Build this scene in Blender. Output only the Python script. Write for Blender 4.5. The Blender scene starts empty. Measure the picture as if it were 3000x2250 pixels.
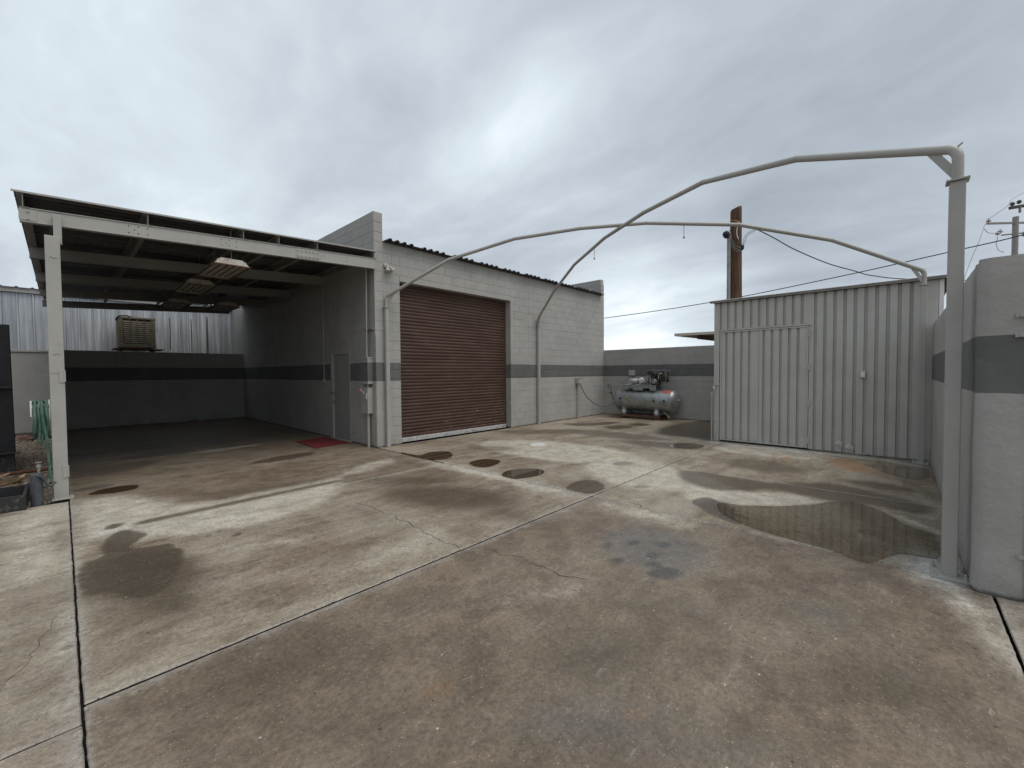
import bpy, math, random
import numpy as np
from mathutils import Vector, Matrix
random.seed(7)
S = bpy.context.scene
COL = S.collection

# ------------------------------------------------------------------ camera
cam_data = bpy.data.cameras.new('camera')
cam = bpy.data.objects.new('camera', cam_data); COL.objects.link(cam)
cam_data.sensor_width = 36.0
cam_data.lens = 1224.72 / 3000 * 36.0
cam_data.clip_start = 0.05; cam_data.clip_end = 3000
_r = Vector((0.67997046, -0.73320596, -0.00701376))
_f = Vector((0.73280458, 0.67986545, -0.0279359))
_u = _r.cross(_f)
cam.matrix_world = Matrix(((_r.x, _u.x, -_f.x, -4.4233), (_r.y, _u.y, -_f.y, -7.9456), (_r.z, _u.z, -_f.z, 1.55), (0, 0, 0, 1)))
S.camera = cam

# ------------------------------------------------------------------ node helper
class NT:
    def __init__(s, tree):
        s.t = tree; s.n = tree.nodes; s.l = tree.links
    def new(s, typ, **kw):
        n = s.n.new(typ)
        for k, v in kw.items(): setattr(n, k, v)
        return n
    def put(s, sock, v):
        if isinstance(v, bpy.types.NodeSocket): s.l.new(v, sock)
        elif isinstance(v, (tuple, list)) and len(v) == 3 and sock.type == 'RGBA': sock.default_value = (*v, 1)
        elif v is not None: sock.default_value = v
    def math(s, op, a, b=None, c=None, clamp=False):
        n = s.new('ShaderNodeMath', operation=op, use_clamp=clamp)
        for i, v in enumerate((a, b, c)):
            if v is not None: s.put(n.inputs[i], v)
        return n.outputs[0]
    def vmath(s, op, a, b=None):
        n = s.new('ShaderNodeVectorMath', operation=op)
        s.put(n.inputs[0], a)
        if b is not None: s.put(n.inputs[1], b)
        return n.outputs['Value'] if op in ('DOT_PRODUCT', 'LENGTH', 'DISTANCE') else n.outputs[0]
    def mix(s, f, a, b, mode='MIX'):
        n = s.new('ShaderNodeMix', data_type='RGBA', blend_type=mode)
        s.put(n.inputs[0], f); s.put(n.inputs[6], a); s.put(n.inputs[7], b)
        return n.outputs[2]
    def fmix(s, f, a, b):
        n = s.new('ShaderNodeMix', data_type='FLOAT')
        s.put(n.inputs[0], f); s.put(n.inputs[2], a); s.put(n.inputs[3], b)
        return n.outputs[0]
    def noise(s, vec, scale, detail=4, rough=.55, dist=0, color=False):
        n = s.new('ShaderNodeTexNoise')
        s.put(n.inputs['Vector'], vec)
        n.inputs['Scale'].default_value = scale; n.inputs['Detail'].default_value = detail
        n.inputs['Roughness'].default_value = rough; n.inputs['Distortion'].default_value = dist
        return n.outputs[1] if color else n.outputs[0]
    def ramp(s, v, lo, hi, a=0., b=1., smooth=True):
        n = s.new('ShaderNodeMapRange', interpolation_type='SMOOTHSTEP' if smooth else 'LINEAR')
        s.put(n.inputs[0], v); s.put(n.inputs[1], lo); s.put(n.inputs[2], hi); s.put(n.inputs[3], a); s.put(n.inputs[4], b)
        return n.outputs[0]
    def mapv(s, vec, scale=(1, 1, 1), rot=(0, 0, 0), loc=(0, 0, 0)):
        n = s.new('ShaderNodeMapping'); s.put(n.inputs[0], vec)
        n.inputs['Scale'].default_value = scale; n.inputs['Rotation'].default_value = rot; n.inputs['Location'].default_value = loc
        return n.outputs[0]
    def attr(s, name):
        n = s.new('ShaderNodeAttribute'); n.attribute_name = name
        return n.outputs['Fac']

# ------------------------------------------------------------------ world: overcast sky
W = bpy.data.worlds.new('World'); S.world = W; W.use_nodes = True
w = NT(W.node_tree); w.n.clear()
SUN_EL, SUN_AZ = math.radians(64), math.radians(165)     # azimuth clockwise from +Y
sky = w.new('ShaderNodeTexSky', sky_type='NISHITA', sun_disc=False)
sky.sun_elevation = SUN_EL; sky.sun_rotation = SUN_AZ
tc = w.new('ShaderNodeTexCoord').outputs['Generated']
d = w.vmath('NORMALIZE', tc)
sep = w.new('ShaderNodeSeparateXYZ'); w.put(sep.inputs[0], d)
zc = w.math('MAXIMUM', sep.outputs[2], 0.0)
den = w.math('ADD', zc, 0.25)
comb = w.new('ShaderNodeCombineXYZ')
w.put(comb.inputs[0], w.math('DIVIDE', sep.outputs[0], den)); w.put(comb.inputs[1], w.math('DIVIDE', sep.outputs[1], den))
p = comb.outputs[0]
warp = w.vmath('SUBTRACT', w.noise(p, 1.3, 3, .5, color=True), (.5, .5, .5))
ws = w.new('ShaderNodeVectorMath', operation='SCALE'); w.put(ws.inputs[0], warp); ws.inputs['Scale'].default_value = .5
pw = w.vmath('ADD', p, ws.outputs[0])
n1 = w.noise(w.mapv(pw, (1.9, .8, 1), loc=(3.1, 1.7, 0)), 1.0, 5, .5)
n2 = w.noise(w.mapv(pw, (3.6, 1.3, 1), loc=(7.1, 2.7, 0)), 1.0, 4, .45)
n3 = w.noise(w.mapv(pw, (7, 4, 1), loc=(1.1, 9.7, 0)), 1.0, 4, .5)
base = w.math('ADD', w.math('MULTIPLY', n1, .52), w.math('ADD', w.math('MULTIPLY', n2, .33), w.math('MULTIPLY', n3, .15)))
n4 = w.noise(w.mapv(pw, (14, 9, 1), loc=(4, 4, 0)), 1.0, 5, .6)
base = w.math('ADD', base, w.math('MULTIPLY', w.math('SUBTRACT', n4, .5), .10))
cl = w.ramp(base, .28, .72, smooth=False)
dw = w.vmath('NORMALIZE', w.vmath('ADD', d, (lambda n: (w.put(n.inputs[0], warp), setattr(n.inputs['Scale'], 'default_value', .14), n.outputs[0])[-1])(w.new('ShaderNodeVectorMath', operation='SCALE'))))
acc = cl
# brighter and darker cloud masses: direction, half-width (cosine), amount
for v, width, amt in [((.611, .65, .451), .08, .34), ((.643, .587, .492), .075, .34), ((.677, .517, .524), .075, .28), ((.702, .447, .554), .10, .22), ((.56, .72, .41), .09, .14), ((.55, .60, .58), .10, .10),
                      ((.094, .869, .486), .38, .22), ((.289, .814, .505), .34, .22), ((-.011, .983, .182), .3, .16), ((.531, .769, .355), .22, -.16),
                      ((.491, .708, .508), .2, -.05), ((.889, -.046, .456), .36, -.26), ((.898, .316, .307), .22, -.2), ((.955, .06, .291), .3, -.12),
                      ((.904, .418, .086), .16, .95), ((.95, -.28, .12), .26, .35), ((.295, .893, .34), .26, -.08)]:
    dist = w.vmath('DISTANCE', dw, v)
    g = w.ramp(dist, 0.0, width * 1.9, 1.0, 0.0)
    acc = w.math('ADD', acc, w.math('MULTIPLY', g, amt))
acc = w.math('ADD', w.math('MULTIPLY', acc, .62), .13, clamp=True)
cr = w.new('ShaderNodeValToRGB'); w.put(cr.inputs[0], acc)
cr.color_ramp.elements[0].position = 0; cr.color_ramp.elements[0].color = (.268, .310, .348, 1)
cr.color_ramp.elements[1].position = 1; cr.color_ramp.elements[1].color = (.80, .86, .90, 1)
e = cr.color_ramp.elements.new(.42); e.color = (.43, .475, .53, 1)
e = cr.color_ramp.elements.new(.72); e.color = (.575, .642, .688, 1)
up = w.ramp(sep.outputs[2], -.03, 0.0)
SKYG = 9.6
skc = w.mix(1.0, cr.outputs[0], (SKYG, SKYG, SKYG), 'MULTIPLY')
skc = w.mix(up, (.9, .85, .78), skc)
full = w.mix(.97, sky.outputs[0], skc)
bg = w.new('ShaderNodeBackground'); w.put(bg.inputs[0], full); bg.inputs[1].default_value = .1
out = w.new('ShaderNodeOutputWorld'); w.l.new(bg.outputs[0], out.inputs[0])

# ------------------------------------------------------------------ sun (veiled) and exposure
sd = bpy.data.lights.new('sun', 'SUN'); sd.energy = 1.5; sd.angle = math.radians(45); sd.color = (1, .955, .885)
sun = bpy.data.objects.new('sun', sd); COL.objects.link(sun)
sv = Vector((math.sin(SUN_AZ) * math.cos(SUN_EL), math.cos(SUN_AZ) * math.cos(SUN_EL), math.sin(SUN_EL)))
sun.rotation_euler = sv.to_track_quat('Z', 'Y').to_euler()
vs = S.view_settings
vs.view_transform = 'Standard'; vs.look = 'None'; vs.gamma = 1; vs.exposure = 0.42; vs.use_curve_mapping = False
S.cycles.max_bounces = 6; S.cycles.diffuse_bounces = 3

# ------------------------------------------------------------------ object helpers
def tag(o, label=None, cat=None, group=None, kind=None):
    if label: o['label'] = label
    if cat: o['category'] = cat
    if group: o['group'] = group
    if kind: o['kind'] = kind
    return o
def empty(name, loc, label, cat, group=None):
    o = bpy.data.objects.new(name, None); COL.objects.link(o); o.location = loc; o.empty_display_size = .2
    return tag(o, label, cat, group)
def link(name, me, parent=None, loc=(0, 0, 0), world=True):
    o = bpy.data.objects.new(name, me); COL.objects.link(o); o.location = loc
    if parent is not None:
        o.parent = parent
        if world: o.matrix_parent_inverse = Matrix.Translation(-WL(parent))
    return o
def WL(o):
    v = Vector(o.location)
    return v if o.parent is None else v           # parts are placed with world-aligned offsets
class MB:
    def __init__(s): s.v = []; s.f = []; s.m = []
    def add(s, vs, fs):
        b = len(s.v); s.v += [tuple(x) for x in vs]; s.f += [tuple(i + b for i in f) for f in fs]; return s
    def box(s, x0, x1, y0, y1, z0, z1):
        return s.add([(x0, y0, z0), (x1, y0, z0), (x1, y1, z0), (x0, y1, z0), (x0, y0, z1), (x1, y0, z1), (x1, y1, z1), (x0, y1, z1)],
                     [(0, 3, 2, 1), (4, 5, 6, 7), (0, 1, 5, 4), (1, 2, 6, 5), (2, 3, 7, 6), (3, 0, 4, 7)])
    def obox(s, c, ax, ay, az, hx, hy, hz):
        c = Vector(c); ax = Vector(ax).normalized() * hx; ay = Vector(ay).normalized() * hy; az = Vector(az).normalized() * hz
        vs = [c + ax * i + ay * j + az * k for k in (-1, 1) for i, j in ((-1, -1), (1, -1), (1, 1), (-1, 1))]
        return s.add(vs, [(0, 3, 2, 1), (4, 5, 6, 7), (0, 1, 5, 4), (1, 2, 6, 5), (2, 3, 7, 6), (3, 0, 4, 7)])
    def bar(s, a, b, wd, ht, up=(0, 0, 1)):
        a = Vector(a); b = Vector(b); d = (b - a); n = d.normalized(); sd_ = n.cross(Vector(up)).normalized(); u = sd_.cross(n)
        return s.obox((a + b) / 2, n, sd_, u, d.length / 2, wd / 2, ht / 2)
    def tube(s, pts, r, n=10, caps=True, closed=False):
        pts = [Vector(q) for q in pts]; N = len(pts)
        rr = r if isinstance(r, (list, tuple)) else [r] * N
        t0 = (pts[1] - pts[0]).normalized()
        u = t0.orthogonal().normalized(); b = len(s.v); prev = t0
        for i, q in enumerate(pts):
            if i == 0: t = t0
            elif i == N - 1: t = (pts[i] - pts[i - 1]).normalized()
            else: t = ((pts[i + 1] - pts[i]).normalized() + (pts[i] - pts[i - 1]).normalized()).normalized()
            u = (prev.rotation_difference(t) @ u); u = (u - t * u.dot(t)).normalized(); prev = t
            v = t.cross(u)
            k = 1.0
            if 0 < i < N - 1:
                cs = t.dot((pts[i] - pts[i - 1]).normalized()); k = min(1.5, 1 / max(cs, .5)) if cs < .999 else 1
            for j in range(n):
                a = 2 * math.pi * j / n; s.v.append(tuple(q + (u * math.cos(a) + v * math.sin(a)) * rr[i]))
        for i in range(N - 1):
            for j in range(n):
                j2 = (j + 1) % n
                s.f.append((b + i * n + j, b + i * n + j2, b + (i + 1) * n + j2, b + (i + 1) * n + j))
        if caps:
            s.f.append(tuple(b + j for j in reversed(range(n)))); s.f.append(tuple(b + (N - 1) * n + j for j in range(n)))
        return s
    def cyl(s, a, b_, r, n=14): return s.tube([a, b_], r, n)
    def prism(s, poly, o, ex, ey, ez, depth):
        """2-D polygon (in ex,ey) extruded along ez"""
        o = Vector(o); ex = Vector(ex); ey = Vector(ey); ez = Vector(ez) * depth; n = len(poly)
        vs = [o + ex * a + ey * b for a, b in poly] + [o + ex * a + ey * b + ez for a, b in poly]
        fs = [tuple(reversed(range(n))), tuple(range(n, 2 * n))] + [(i, (i + 1) % n, n + (i + 1) % n, n + i) for i in range(n)]
        return s.add(vs, fs)
    def sheet(s, prof, o, ex, ey, ez, depth):
        """open profile extruded (thin sheet)"""
        o = Vector(o); ex = Vector(ex); ey = Vector(ey); ez = Vector(ez) * depth; n = len(prof)
        return s.add([o + ex * a + ey * b for a, b in prof] + [o + ex * a + ey * b + ez for a, b in prof],
                     [(i, i + 1, n + i + 1, n + i) for i in range(n - 1)])
    def lathe(s, prof, o, axis, n=24, ref=None):
        o = Vector(o); ax = Vector(axis).normalized(); u = ax.orthogonal().normalized(); v = ax.cross(u); b = len(s.v); N = len(prof)
        for h, r in prof:
            for j in range(n):
                a = 2 * math.pi * j / n; s.v.append(tuple(o + ax * h + (u * math.cos(a) + v * math.sin(a)) * r))
        for i in range(N - 1):
            for j in range(n):
                j2 = (j + 1) % n; s.f.append((b + i * n + j, b + i * n + j2, b + (i + 1) * n + j2, b + (i + 1) * n + j))
        s.f.append(tuple(b + j for j in reversed(range(n)))); s.f.append(tuple(b + (N - 1) * n + j for j in range(n)))
        return s
    def mesh(s, name, mat, smooth=False, bevel=0):
        me = bpy.data.meshes.new(name); me.from_pydata(s.v, [], s.f)
        me.materials.append(mat)
        if smooth:
            me.polygons.foreach_set('use_smooth', [True] * len(me.polygons)); me.update()
            try: me.set_sharp_from_angle(angle=math.radians(40))
            except Exception: pass
        me.update(); me.validate()
        return me
    def build(s, name, mat, parent=None, smooth=False, bevel=0, solid=0, local=False):
        """vertices are world coordinates; stored relative to the parent's place"""
        o = bpy.data.objects.new(name, None)
        bpy.data.objects.remove(o)
        off = PO(parent) if parent is not None else Vector((0, 0, 0))
        if parent is None and s.v:
            a = np.array(s.v); off = Vector(((a[:, 0].min() + a[:, 0].max()) / 2, (a[:, 1].min() + a[:, 1].max()) / 2, a[:, 2].min()))
        s.v = [(x - off.x, y - off.y, z - off.z) for x, y, z in s.v]
        me = s.mesh(name, mat, smooth)
        o = bpy.data.objects.new(name, me); COL.objects.link(o)
        if parent is None: o.location = off
        else: o.parent = parent
        if bevel:
            m = o.modifiers.new('bevel', 'BEVEL'); m.width = bevel; m.segments = 2; m.limit_method = 'ANGLE'; m.angle_limit = math.radians(35)
        if solid:
            m = o.modifiers.new('solidify', 'SOLIDIFY'); m.thickness = solid; m.offset = 0
        return o
def PO(o):
    v = Vector((0, 0, 0))
    while o is not None: v += Vector(o.location); o = o.parent
    return v

# ------------------------------------------------------------------ materials
def mat(name):
    m = bpy.data.materials.new(name); m.use_nodes = True
    t = NT(m.node_tree); b = m.node_tree.nodes['Principled BSDF']
    return m, t, b
def geo(t): return t.new('ShaderNodeNewGeometry').outputs['Position']
def bump(t, b, h, strength=.3, dist=.01):
    n = t.new('ShaderNodeBump'); n.inputs['Strength'].default_value = strength; n.inputs['Distance'].default_value = dist
    t.put(n.inputs['Height'], h); t.l.new(n.outputs[0], b.inputs['Normal'])
def simple(name, col, rough=.6, metal=0, var=.15, scale=6, bmp=.1, bscale=60, grime=None, gscale=2.5, glo=.5, ghi=.7, spec=.5):
    m, t, b = mat(name); P = geo(t)
    n = t.noise(P, scale, 5, .6)
    k = t.ramp(n, .25, .75, 1 - var, 1 + var)
    c = t.mix(1., col, (lambda q: (t.put(q.inputs[0], k), t.put(q.inputs[1], k), t.put(q.inputs[2], k), q.outputs[0])[-1])(t.new('ShaderNodeCombineColor')), 'MULTIPLY')
    if grime:
        g = t.ramp(t.noise(P, gscale, 6, .65), glo, ghi)
        c = t.mix(g, c, grime)
    t.put(b.inputs['Base Color'], c); b.inputs['Roughness'].default_value = rough; b.inputs['Metallic'].default_value = metal
    b.inputs['Specular IOR Level'].default_value = spec
    t.put(b.inputs['Roughness'], t.ramp(t.noise(P, scale * 2.3, 3), .3, .7, max(0, rough - .08), min(1, rough + .08)))
    if bmp: bump(t, b, t.noise(P, bscale, 4), bmp, .004)
    return m

STR0, STR1 = 1.385, 1.775
GREY = (.385, .374, .348); STRIPE = (.132, .131, .127)
def wallpaint(name, block=True, stripe=True, rough=.85, col=GREY, pits=.5, streak=.25):
    m, t, b = mat(name); P = geo(t)
    sp = t.new('ShaderNodeSeparateXYZ'); t.put(sp.inputs[0], P)
    n = t.noise(P, 1.4, 6, .6)
    c = t.mix(t.ramp(n, .3, .7), tuple(x * .90 for x in col), tuple(x * 1.07 for x in col))
    fine = t.noise(P, 55, 5, .7)
    c = t.mix(t.ramp(fine, .35, .65, 0, .55), c, tuple(x * .86 for x in col))
    # vertical run marks
    st = t.noise(t.mapv(P, (7, 7, .35)), 1.0, 4, .6)
    c = t.mix(t.ramp(st, .55, .8, 0, streak), c, tuple(x * .72 for x in col))
    if stripe:
        zj = t.math('ADD', sp.outputs[2], t.math('MULTIPLY', t.math('SUBTRACT', t.noise(P, 9, 3), .5), .012))
        s_ = t.math('MULTIPLY', t.ramp(zj, STR0 - .003, STR0 + .003), t.ramp(zj, STR1 - .003, STR1 + .003, 1, 0))
        sc = t.mix(t.ramp(n, .3, .7), tuple(x * .9 for x in STRIPE), tuple(x * 1.12 for x in STRIPE))
        c = t.mix(s_, c, sc)
    # soil splashed along the foot
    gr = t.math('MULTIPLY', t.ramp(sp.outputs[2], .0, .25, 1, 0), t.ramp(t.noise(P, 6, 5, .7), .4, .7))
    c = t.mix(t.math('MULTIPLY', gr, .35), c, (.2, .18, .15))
    # contact shadow painted as a thin dark line where the wall meets the slab
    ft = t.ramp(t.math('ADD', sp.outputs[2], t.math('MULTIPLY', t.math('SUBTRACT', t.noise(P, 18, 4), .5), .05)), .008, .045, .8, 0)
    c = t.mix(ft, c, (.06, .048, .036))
    # scuffs and touched-up paint
    pt = t.noise(t.mapv(P, loc=(11, 3, 6)), 2.6, 2, .4)
    c = t.mix(t.ramp(pt, .60, .615, 0, .35), c, tuple(x * 1.12 for x in col) if not stripe else t.mix(s_, tuple(x * 1.10 for x in col), tuple(x * 1.25 for x in STRIPE)))
    t.put(b.inputs['Base Color'], c); b.inputs['Roughness'].default_value = rough; b.inputs['Specular IOR Level'].default_value = .3
    if block:
        v = t.new('ShaderNodeTexVoronoi'); t.put(v.inputs['Vector'], P); v.inputs['Scale'].default_value = 90
        h = t.math('ADD', t.math('MULTIPLY', t.ramp(v.outputs[0], 0, .5), .5), fine)
        bump(t, b, h, pits, .006)
    else:
        bump(t, b, t.math('ADD', t.math('MULTIPLY', t.noise(P, 14, 5, .6), 1.2), t.math('MULTIPLY', fine, .35)), pits, .012)
    return m
M = {}
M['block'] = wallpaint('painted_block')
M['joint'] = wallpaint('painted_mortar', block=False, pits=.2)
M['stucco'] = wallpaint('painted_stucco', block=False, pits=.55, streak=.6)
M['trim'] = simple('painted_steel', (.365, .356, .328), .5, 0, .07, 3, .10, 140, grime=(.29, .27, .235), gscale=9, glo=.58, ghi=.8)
M['trimdark'] = simple('painted_steel_shade_tone', (.235, .228, .208), .55, 0, .08, 3, .08, 140)  # darker copy of the trim paint, carport roof shade put into the colour
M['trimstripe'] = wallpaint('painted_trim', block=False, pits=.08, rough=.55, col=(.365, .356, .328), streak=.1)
M['shed'] = simple('painted_sheet_metal', (.47, .46, .42), .48, 0, .07, 2.5, .05, 90, grime=(.42, .395, .34), gscale=3.5, glo=.52, ghi=.85)
M['roofsheet'] = simple('roof_sheet', (.07, .07, .068), .5, .3, .2, 5, .05, 40, grime=(.08, .07, .06))
M['eave'] = simple('eave_metal', (.20, .18, .155), .6, 0, .2, 8)
M['darkroof'] = simple('dark_roof_trim', (.06, .05, .045), .7, 0, .2, 8)
M['galv'] = None
M['hole'] = simple('bolt_hole', (.01, .01, .01), .9, 0, 0, 1, 0)
M['black'] = simple('black_paint', (.008, .0085, .010), .6, 0, .3, 5, .1, 50, grime=(.03, .029, .027), gscale=5, glo=.62, ghi=.8)
M['dirtyblack'] = simple('scuffed_black_steel', (.018, .018, .02), .6, .0, .3, 5, .2, 30, grime=(.16, .14, .11), gscale=9, glo=.52, ghi=.75)
M['chrome'] = simple('bright_metal', (.75, .75, .75), .22, 1, .05, 5, 0)
M['rubber'] = simple('black_rubber', (.012, .012, .013), .7, 0, .2, 10, .05)
M['wire'] = simple('cable', (.03, .03, .035), .6, 0, .2, 4, 0)
M['wiregrey'] = simple('grey_cable', (.13, .14, .15), .5, 0, .2, 4, 0)
M['hose'] = simple('green_hose', (.055, .12, .088), .42, 0, .4, 12, .05, grime=(.12, .17, .14), gscale=8)
M['greypipe'] = simple('grey_plastic', (.06, .068, .078), .5, 0, .25, 8, .1, grime=(.15, .14, .13), gscale=9)
M['brass'] = simple('weathered_brass', (.33, .31, .27), .45, .6, .3, 30, .1)
M['red'] = simple('red_paint', (.35, .03, .04), .5, 0, .15, 20, .1)
M['pink'] = simple('faded_red_handle', (.62, .16, .19), .5, 0, .1, 20, 0)
M['beige'] = simple('cooler_enamel', (.20, .18, .13), .6, 0, .15, 6, .1, grime=(.12, .09, .06), gscale=7)
M['rust'] = simple('rusty_metal', (.12, .055, .032), .85, .1, .4, 20, .3, 60)
M['fix'] = simple('lamp_housing', (.33, .305, .25), .5, 0, .2, 9, .05, grime=(.16, .06, .035), gscale=11, glo=.55, ghi=.72)
M['tubeglass'] = simple('lamp_tube', (.55, .53, .47), .3, 0, .1, 9, 0)
M['sheetdoor'] = simple('grey_door_paint', (.30, .297, .28), .5, 0, .05, 2, .03, 100)
M['fascia'] = simple('pale_fascia', (.55, .51, .44), .7, 0, .15, 6, .1, grime=(.3, .2, .14), gscale=6)
M['brownwood'] = simple('brown_soffit', (.09, .055, .04), .8, 0, .3, 6, .1)
M['polegrey'] = simple('weathered_pole', (.27, .26, .25), .8, 0, .2, 6, .1)
M['white'] = simple('white_paint', (.7, .7, .68), .5, 0, .1, 6, .05)
M['bar'] = simple('aluminium_bar', (.55, .55, .53), .55, .2, .2, 14, .05, grime=(.25, .24, .22), gscale=12)
M['tan'] = simple('pale_insulator', (.3, .3, .31), .4, 0, .1, 6, 0)
M['orange'] = simple('orange_fitting', (.55, .2, .06), .5, .3, .3, 20, 0)

def mk_galv():
    m, t, b = mat('galvanised_sheet'); P = geo(t)
    st = t.noise(t.mapv(P, (5, 5, .25)), 1.0, 5, .65)
    sp_ = t.new('ShaderNodeTexVoronoi'); t.put(sp_.inputs['Vector'], P); sp_.inputs['Scale'].default_value = 45
    c = t.mix(t.ramp(st, .3, .7), (.36, .375, .40), (.68, .70, .72))
    c = t.mix(t.math('MULTIPLY', sp_.outputs[0], .25), c, (.42, .44, .46))
    c = t.mix(t.ramp(t.noise(P, 2.2, 6, .7), .55, .8, 0, .5), c, (.28, .26, .23))
    t.put(b.inputs['Base Color'], c); b.inputs['Metallic'].default_value = .75
    t.put(b.inputs['Roughness'], t.ramp(st, .3, .7, .42, .6))
    return m
M['galv'] = mk_galv()
def mk_brown():
    m, t, b = mat('brown_enamel'); P = geo(t)
    sp = t.new('ShaderNodeSeparateXYZ'); t.put(sp.inputs[0], P)
    n = t.noise(t.mapv(P, (1.2, 1.2, 5)), 1.0, 5, .6)
    c = t.mix(t.ramp(n, .3, .7), (.064, .034, .024), (.086, .049, .036))
    # road dust and chalking
    du = t.noise(t.mapv(P, (1.0, 1, 2.2), loc=(5, 0, 0)), 1.6, 6, .7)
    c = t.mix(t.ramp(du, .5, .8, 0, .35), c, (.17, .12, .10))
    lo = t.math('MULTIPLY', t.ramp(sp.outputs[2], 0, 1.3, 1, 0), t.ramp(t.noise(t.mapv(P, (1, 1, 9)), 3., 4, .7), .45, .75))
    c = t.mix(t.math('MULTIPLY', lo, .3), c, (.20, .14, .11))
    sc = t.math('MULTIPLY', t.ramp(t.noise(t.mapv(P, (2.2, 2, 26), loc=(2, 0, 3)), 1.6, 3, .5), .71, .73), t.ramp(sp.outputs[2], .2, 1.2, 1, 0))
    c = t.mix(t.math('MULTIPLY', sc, .8), c, (.5, .45, .40))
    t.put(b.inputs['Base Color'], c); b.inputs['Roughness'].default_value = .55; b.inputs['Specular IOR Level'].default_value = .3
    bump(t, b, t.noise(P, 40, 3), .04, .003)
    return m
M['brown'] = mk_brown()
def mk_wood(name, a, bcol, sc=(30, 30, 1.2)):
    m, t, b = mat(name); P = geo(t)
    n = t.noise(t.mapv(P, sc), 1.0, 6, .7)
    c = t.mix(t.ramp(n, .3, .7), a, bcol)
    c = t.mix(t.ramp(t.noise(P, 2.5, 4, .7), .5, .8, 0, .6), c, tuple(x * .5 for x in a))
    t.put(b.inputs['Base Color'], c); b.inputs['Roughness'].default_value = .85
    bump(t, b, n, .5, .02)
    return m
M['pole'] = mk_wood('creosoted_wood', (.032, .017, .010), (.135, .066, .034))
M['split'] = mk_wood('split_wood', (.28, .17, .08), (.62, .47, .28), (6, 30, 30))
M['bark'] = mk_wood('bark', (.10, .06, .035), (.26, .17, .10), (8, 30, 30))
def mk_tank():
    m, t, b = mat('tank_silver_paint'); P = geo(t)
    n = t.noise(P, 5, 8, .72)
    c = t.mix(t.ramp(n, .3, .7), (.24, .255, .255), (.40, .42, .42))
    c = t.mix(t.ramp(t.noise(t.mapv(P, (3, 3, 1.5), loc=(4, 4, 4)), 3, 7, .75), .55, .75, 0, .7), c, (.10, .10, .092))
    c = t.mix(t.ramp(t.noise(t.mapv(P, loc=(9, 2, 1)), 16, 4, .6), .68, .72), c, (.025, .022, .02))
    c = t.mix(t.ramp(t.noise(t.mapv(P, loc=(1, 7, 3)), 4, 5, .7), .6, .68, 0, .7), c, (.21, .10, .06))
    t.put(b.inputs['Base Color'], c); b.inputs['Metallic'].default_value = .7
    t.put(b.inputs['Roughness'], t.ramp(n, .3, .7, .55, .32))
    bump(t, b, n, .12, .01)
    return m
M['tank'] = mk_tank()
M['engine'] = simple('oily_cast_iron', (.032, .03, .028), .55, .3, .5, 20, .3, 80, grime=(.2, .17, .13), gscale=14, glo=.5, ghi=.7)
M['plate'] = simple('scuffed_grey_plate', (.28, .29, .30), .5, .3, .3, 14, .1, 80, grime=(.07, .06, .055), gscale=10, glo=.55, ghi=.72)
M['redpatch'] = simple('faded_red_paint', (.38, .10, .07), .6, 0, .3, 18, .05, grime=(.25, .22, .2), gscale=20, glo=.55, ghi=.65)
M['yellowlabel'] = simple('worn_label', (.32, .29, .14), .6, 0, .4, 60, 0, grime=(.08, .07, .05), gscale=50, glo=.45, ghi=.6)

def mk_mat():
    m, t, b = mat('red_rubber_mat'); P = geo(t)
    v = t.new('ShaderNodeTexVoronoi'); t.put(v.inputs['Vector'], P); v.inputs['Scale'].default_value = 70
    c = t.mix(t.ramp(v.outputs[0], .1, .5), (.27, .02, .022), (.14, .013, .015))
    c = t.mix(t.ramp(t.noise(P, 5, 5, .7), .5, .8, 0, .5), c, (.16, .06, .05))
    t.put(b.inputs['Base Color'], c); b.inputs['Roughness'].default_value = .8; bump(t, b, v.outputs[0], .4, .004)
    return m
M['mat'] = mk_mat()
def mk_dirt():
    m, t, b = mat('stony_dirt'); P = geo(t)
    n = t.noise(P, 1.2, 8, .7); f_ = t.noise(P, 28, 6, .75)
    c = t.mix(t.ramp(n, .3, .7), (.15, .11, .078), (.29, .235, .18))
    c = t.mix(t.ramp(f_, .5, .7), c, (.36, .31, .25)); c = t.mix(t.ramp(f_, .47, .36), c, (.07, .05, .035))
    v = t.new('ShaderNodeTexVoronoi'); t.put(v.inputs['Vector'], P); v.inputs['Scale'].default_value = 30
    c = t.mix(t.ramp(v.outputs[0], .16, .1), c, (.42, .38, .32))
    t.put(b.inputs['Base Color'], c); b.inputs['Roughness'].default_value = .95
    bump(t, b, t.math('ADD', f_, t.ramp(v.outputs[0], 0, .3, 1, 0)), .9, .03)
    return m
M['dirt'] = mk_dirt()

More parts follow.
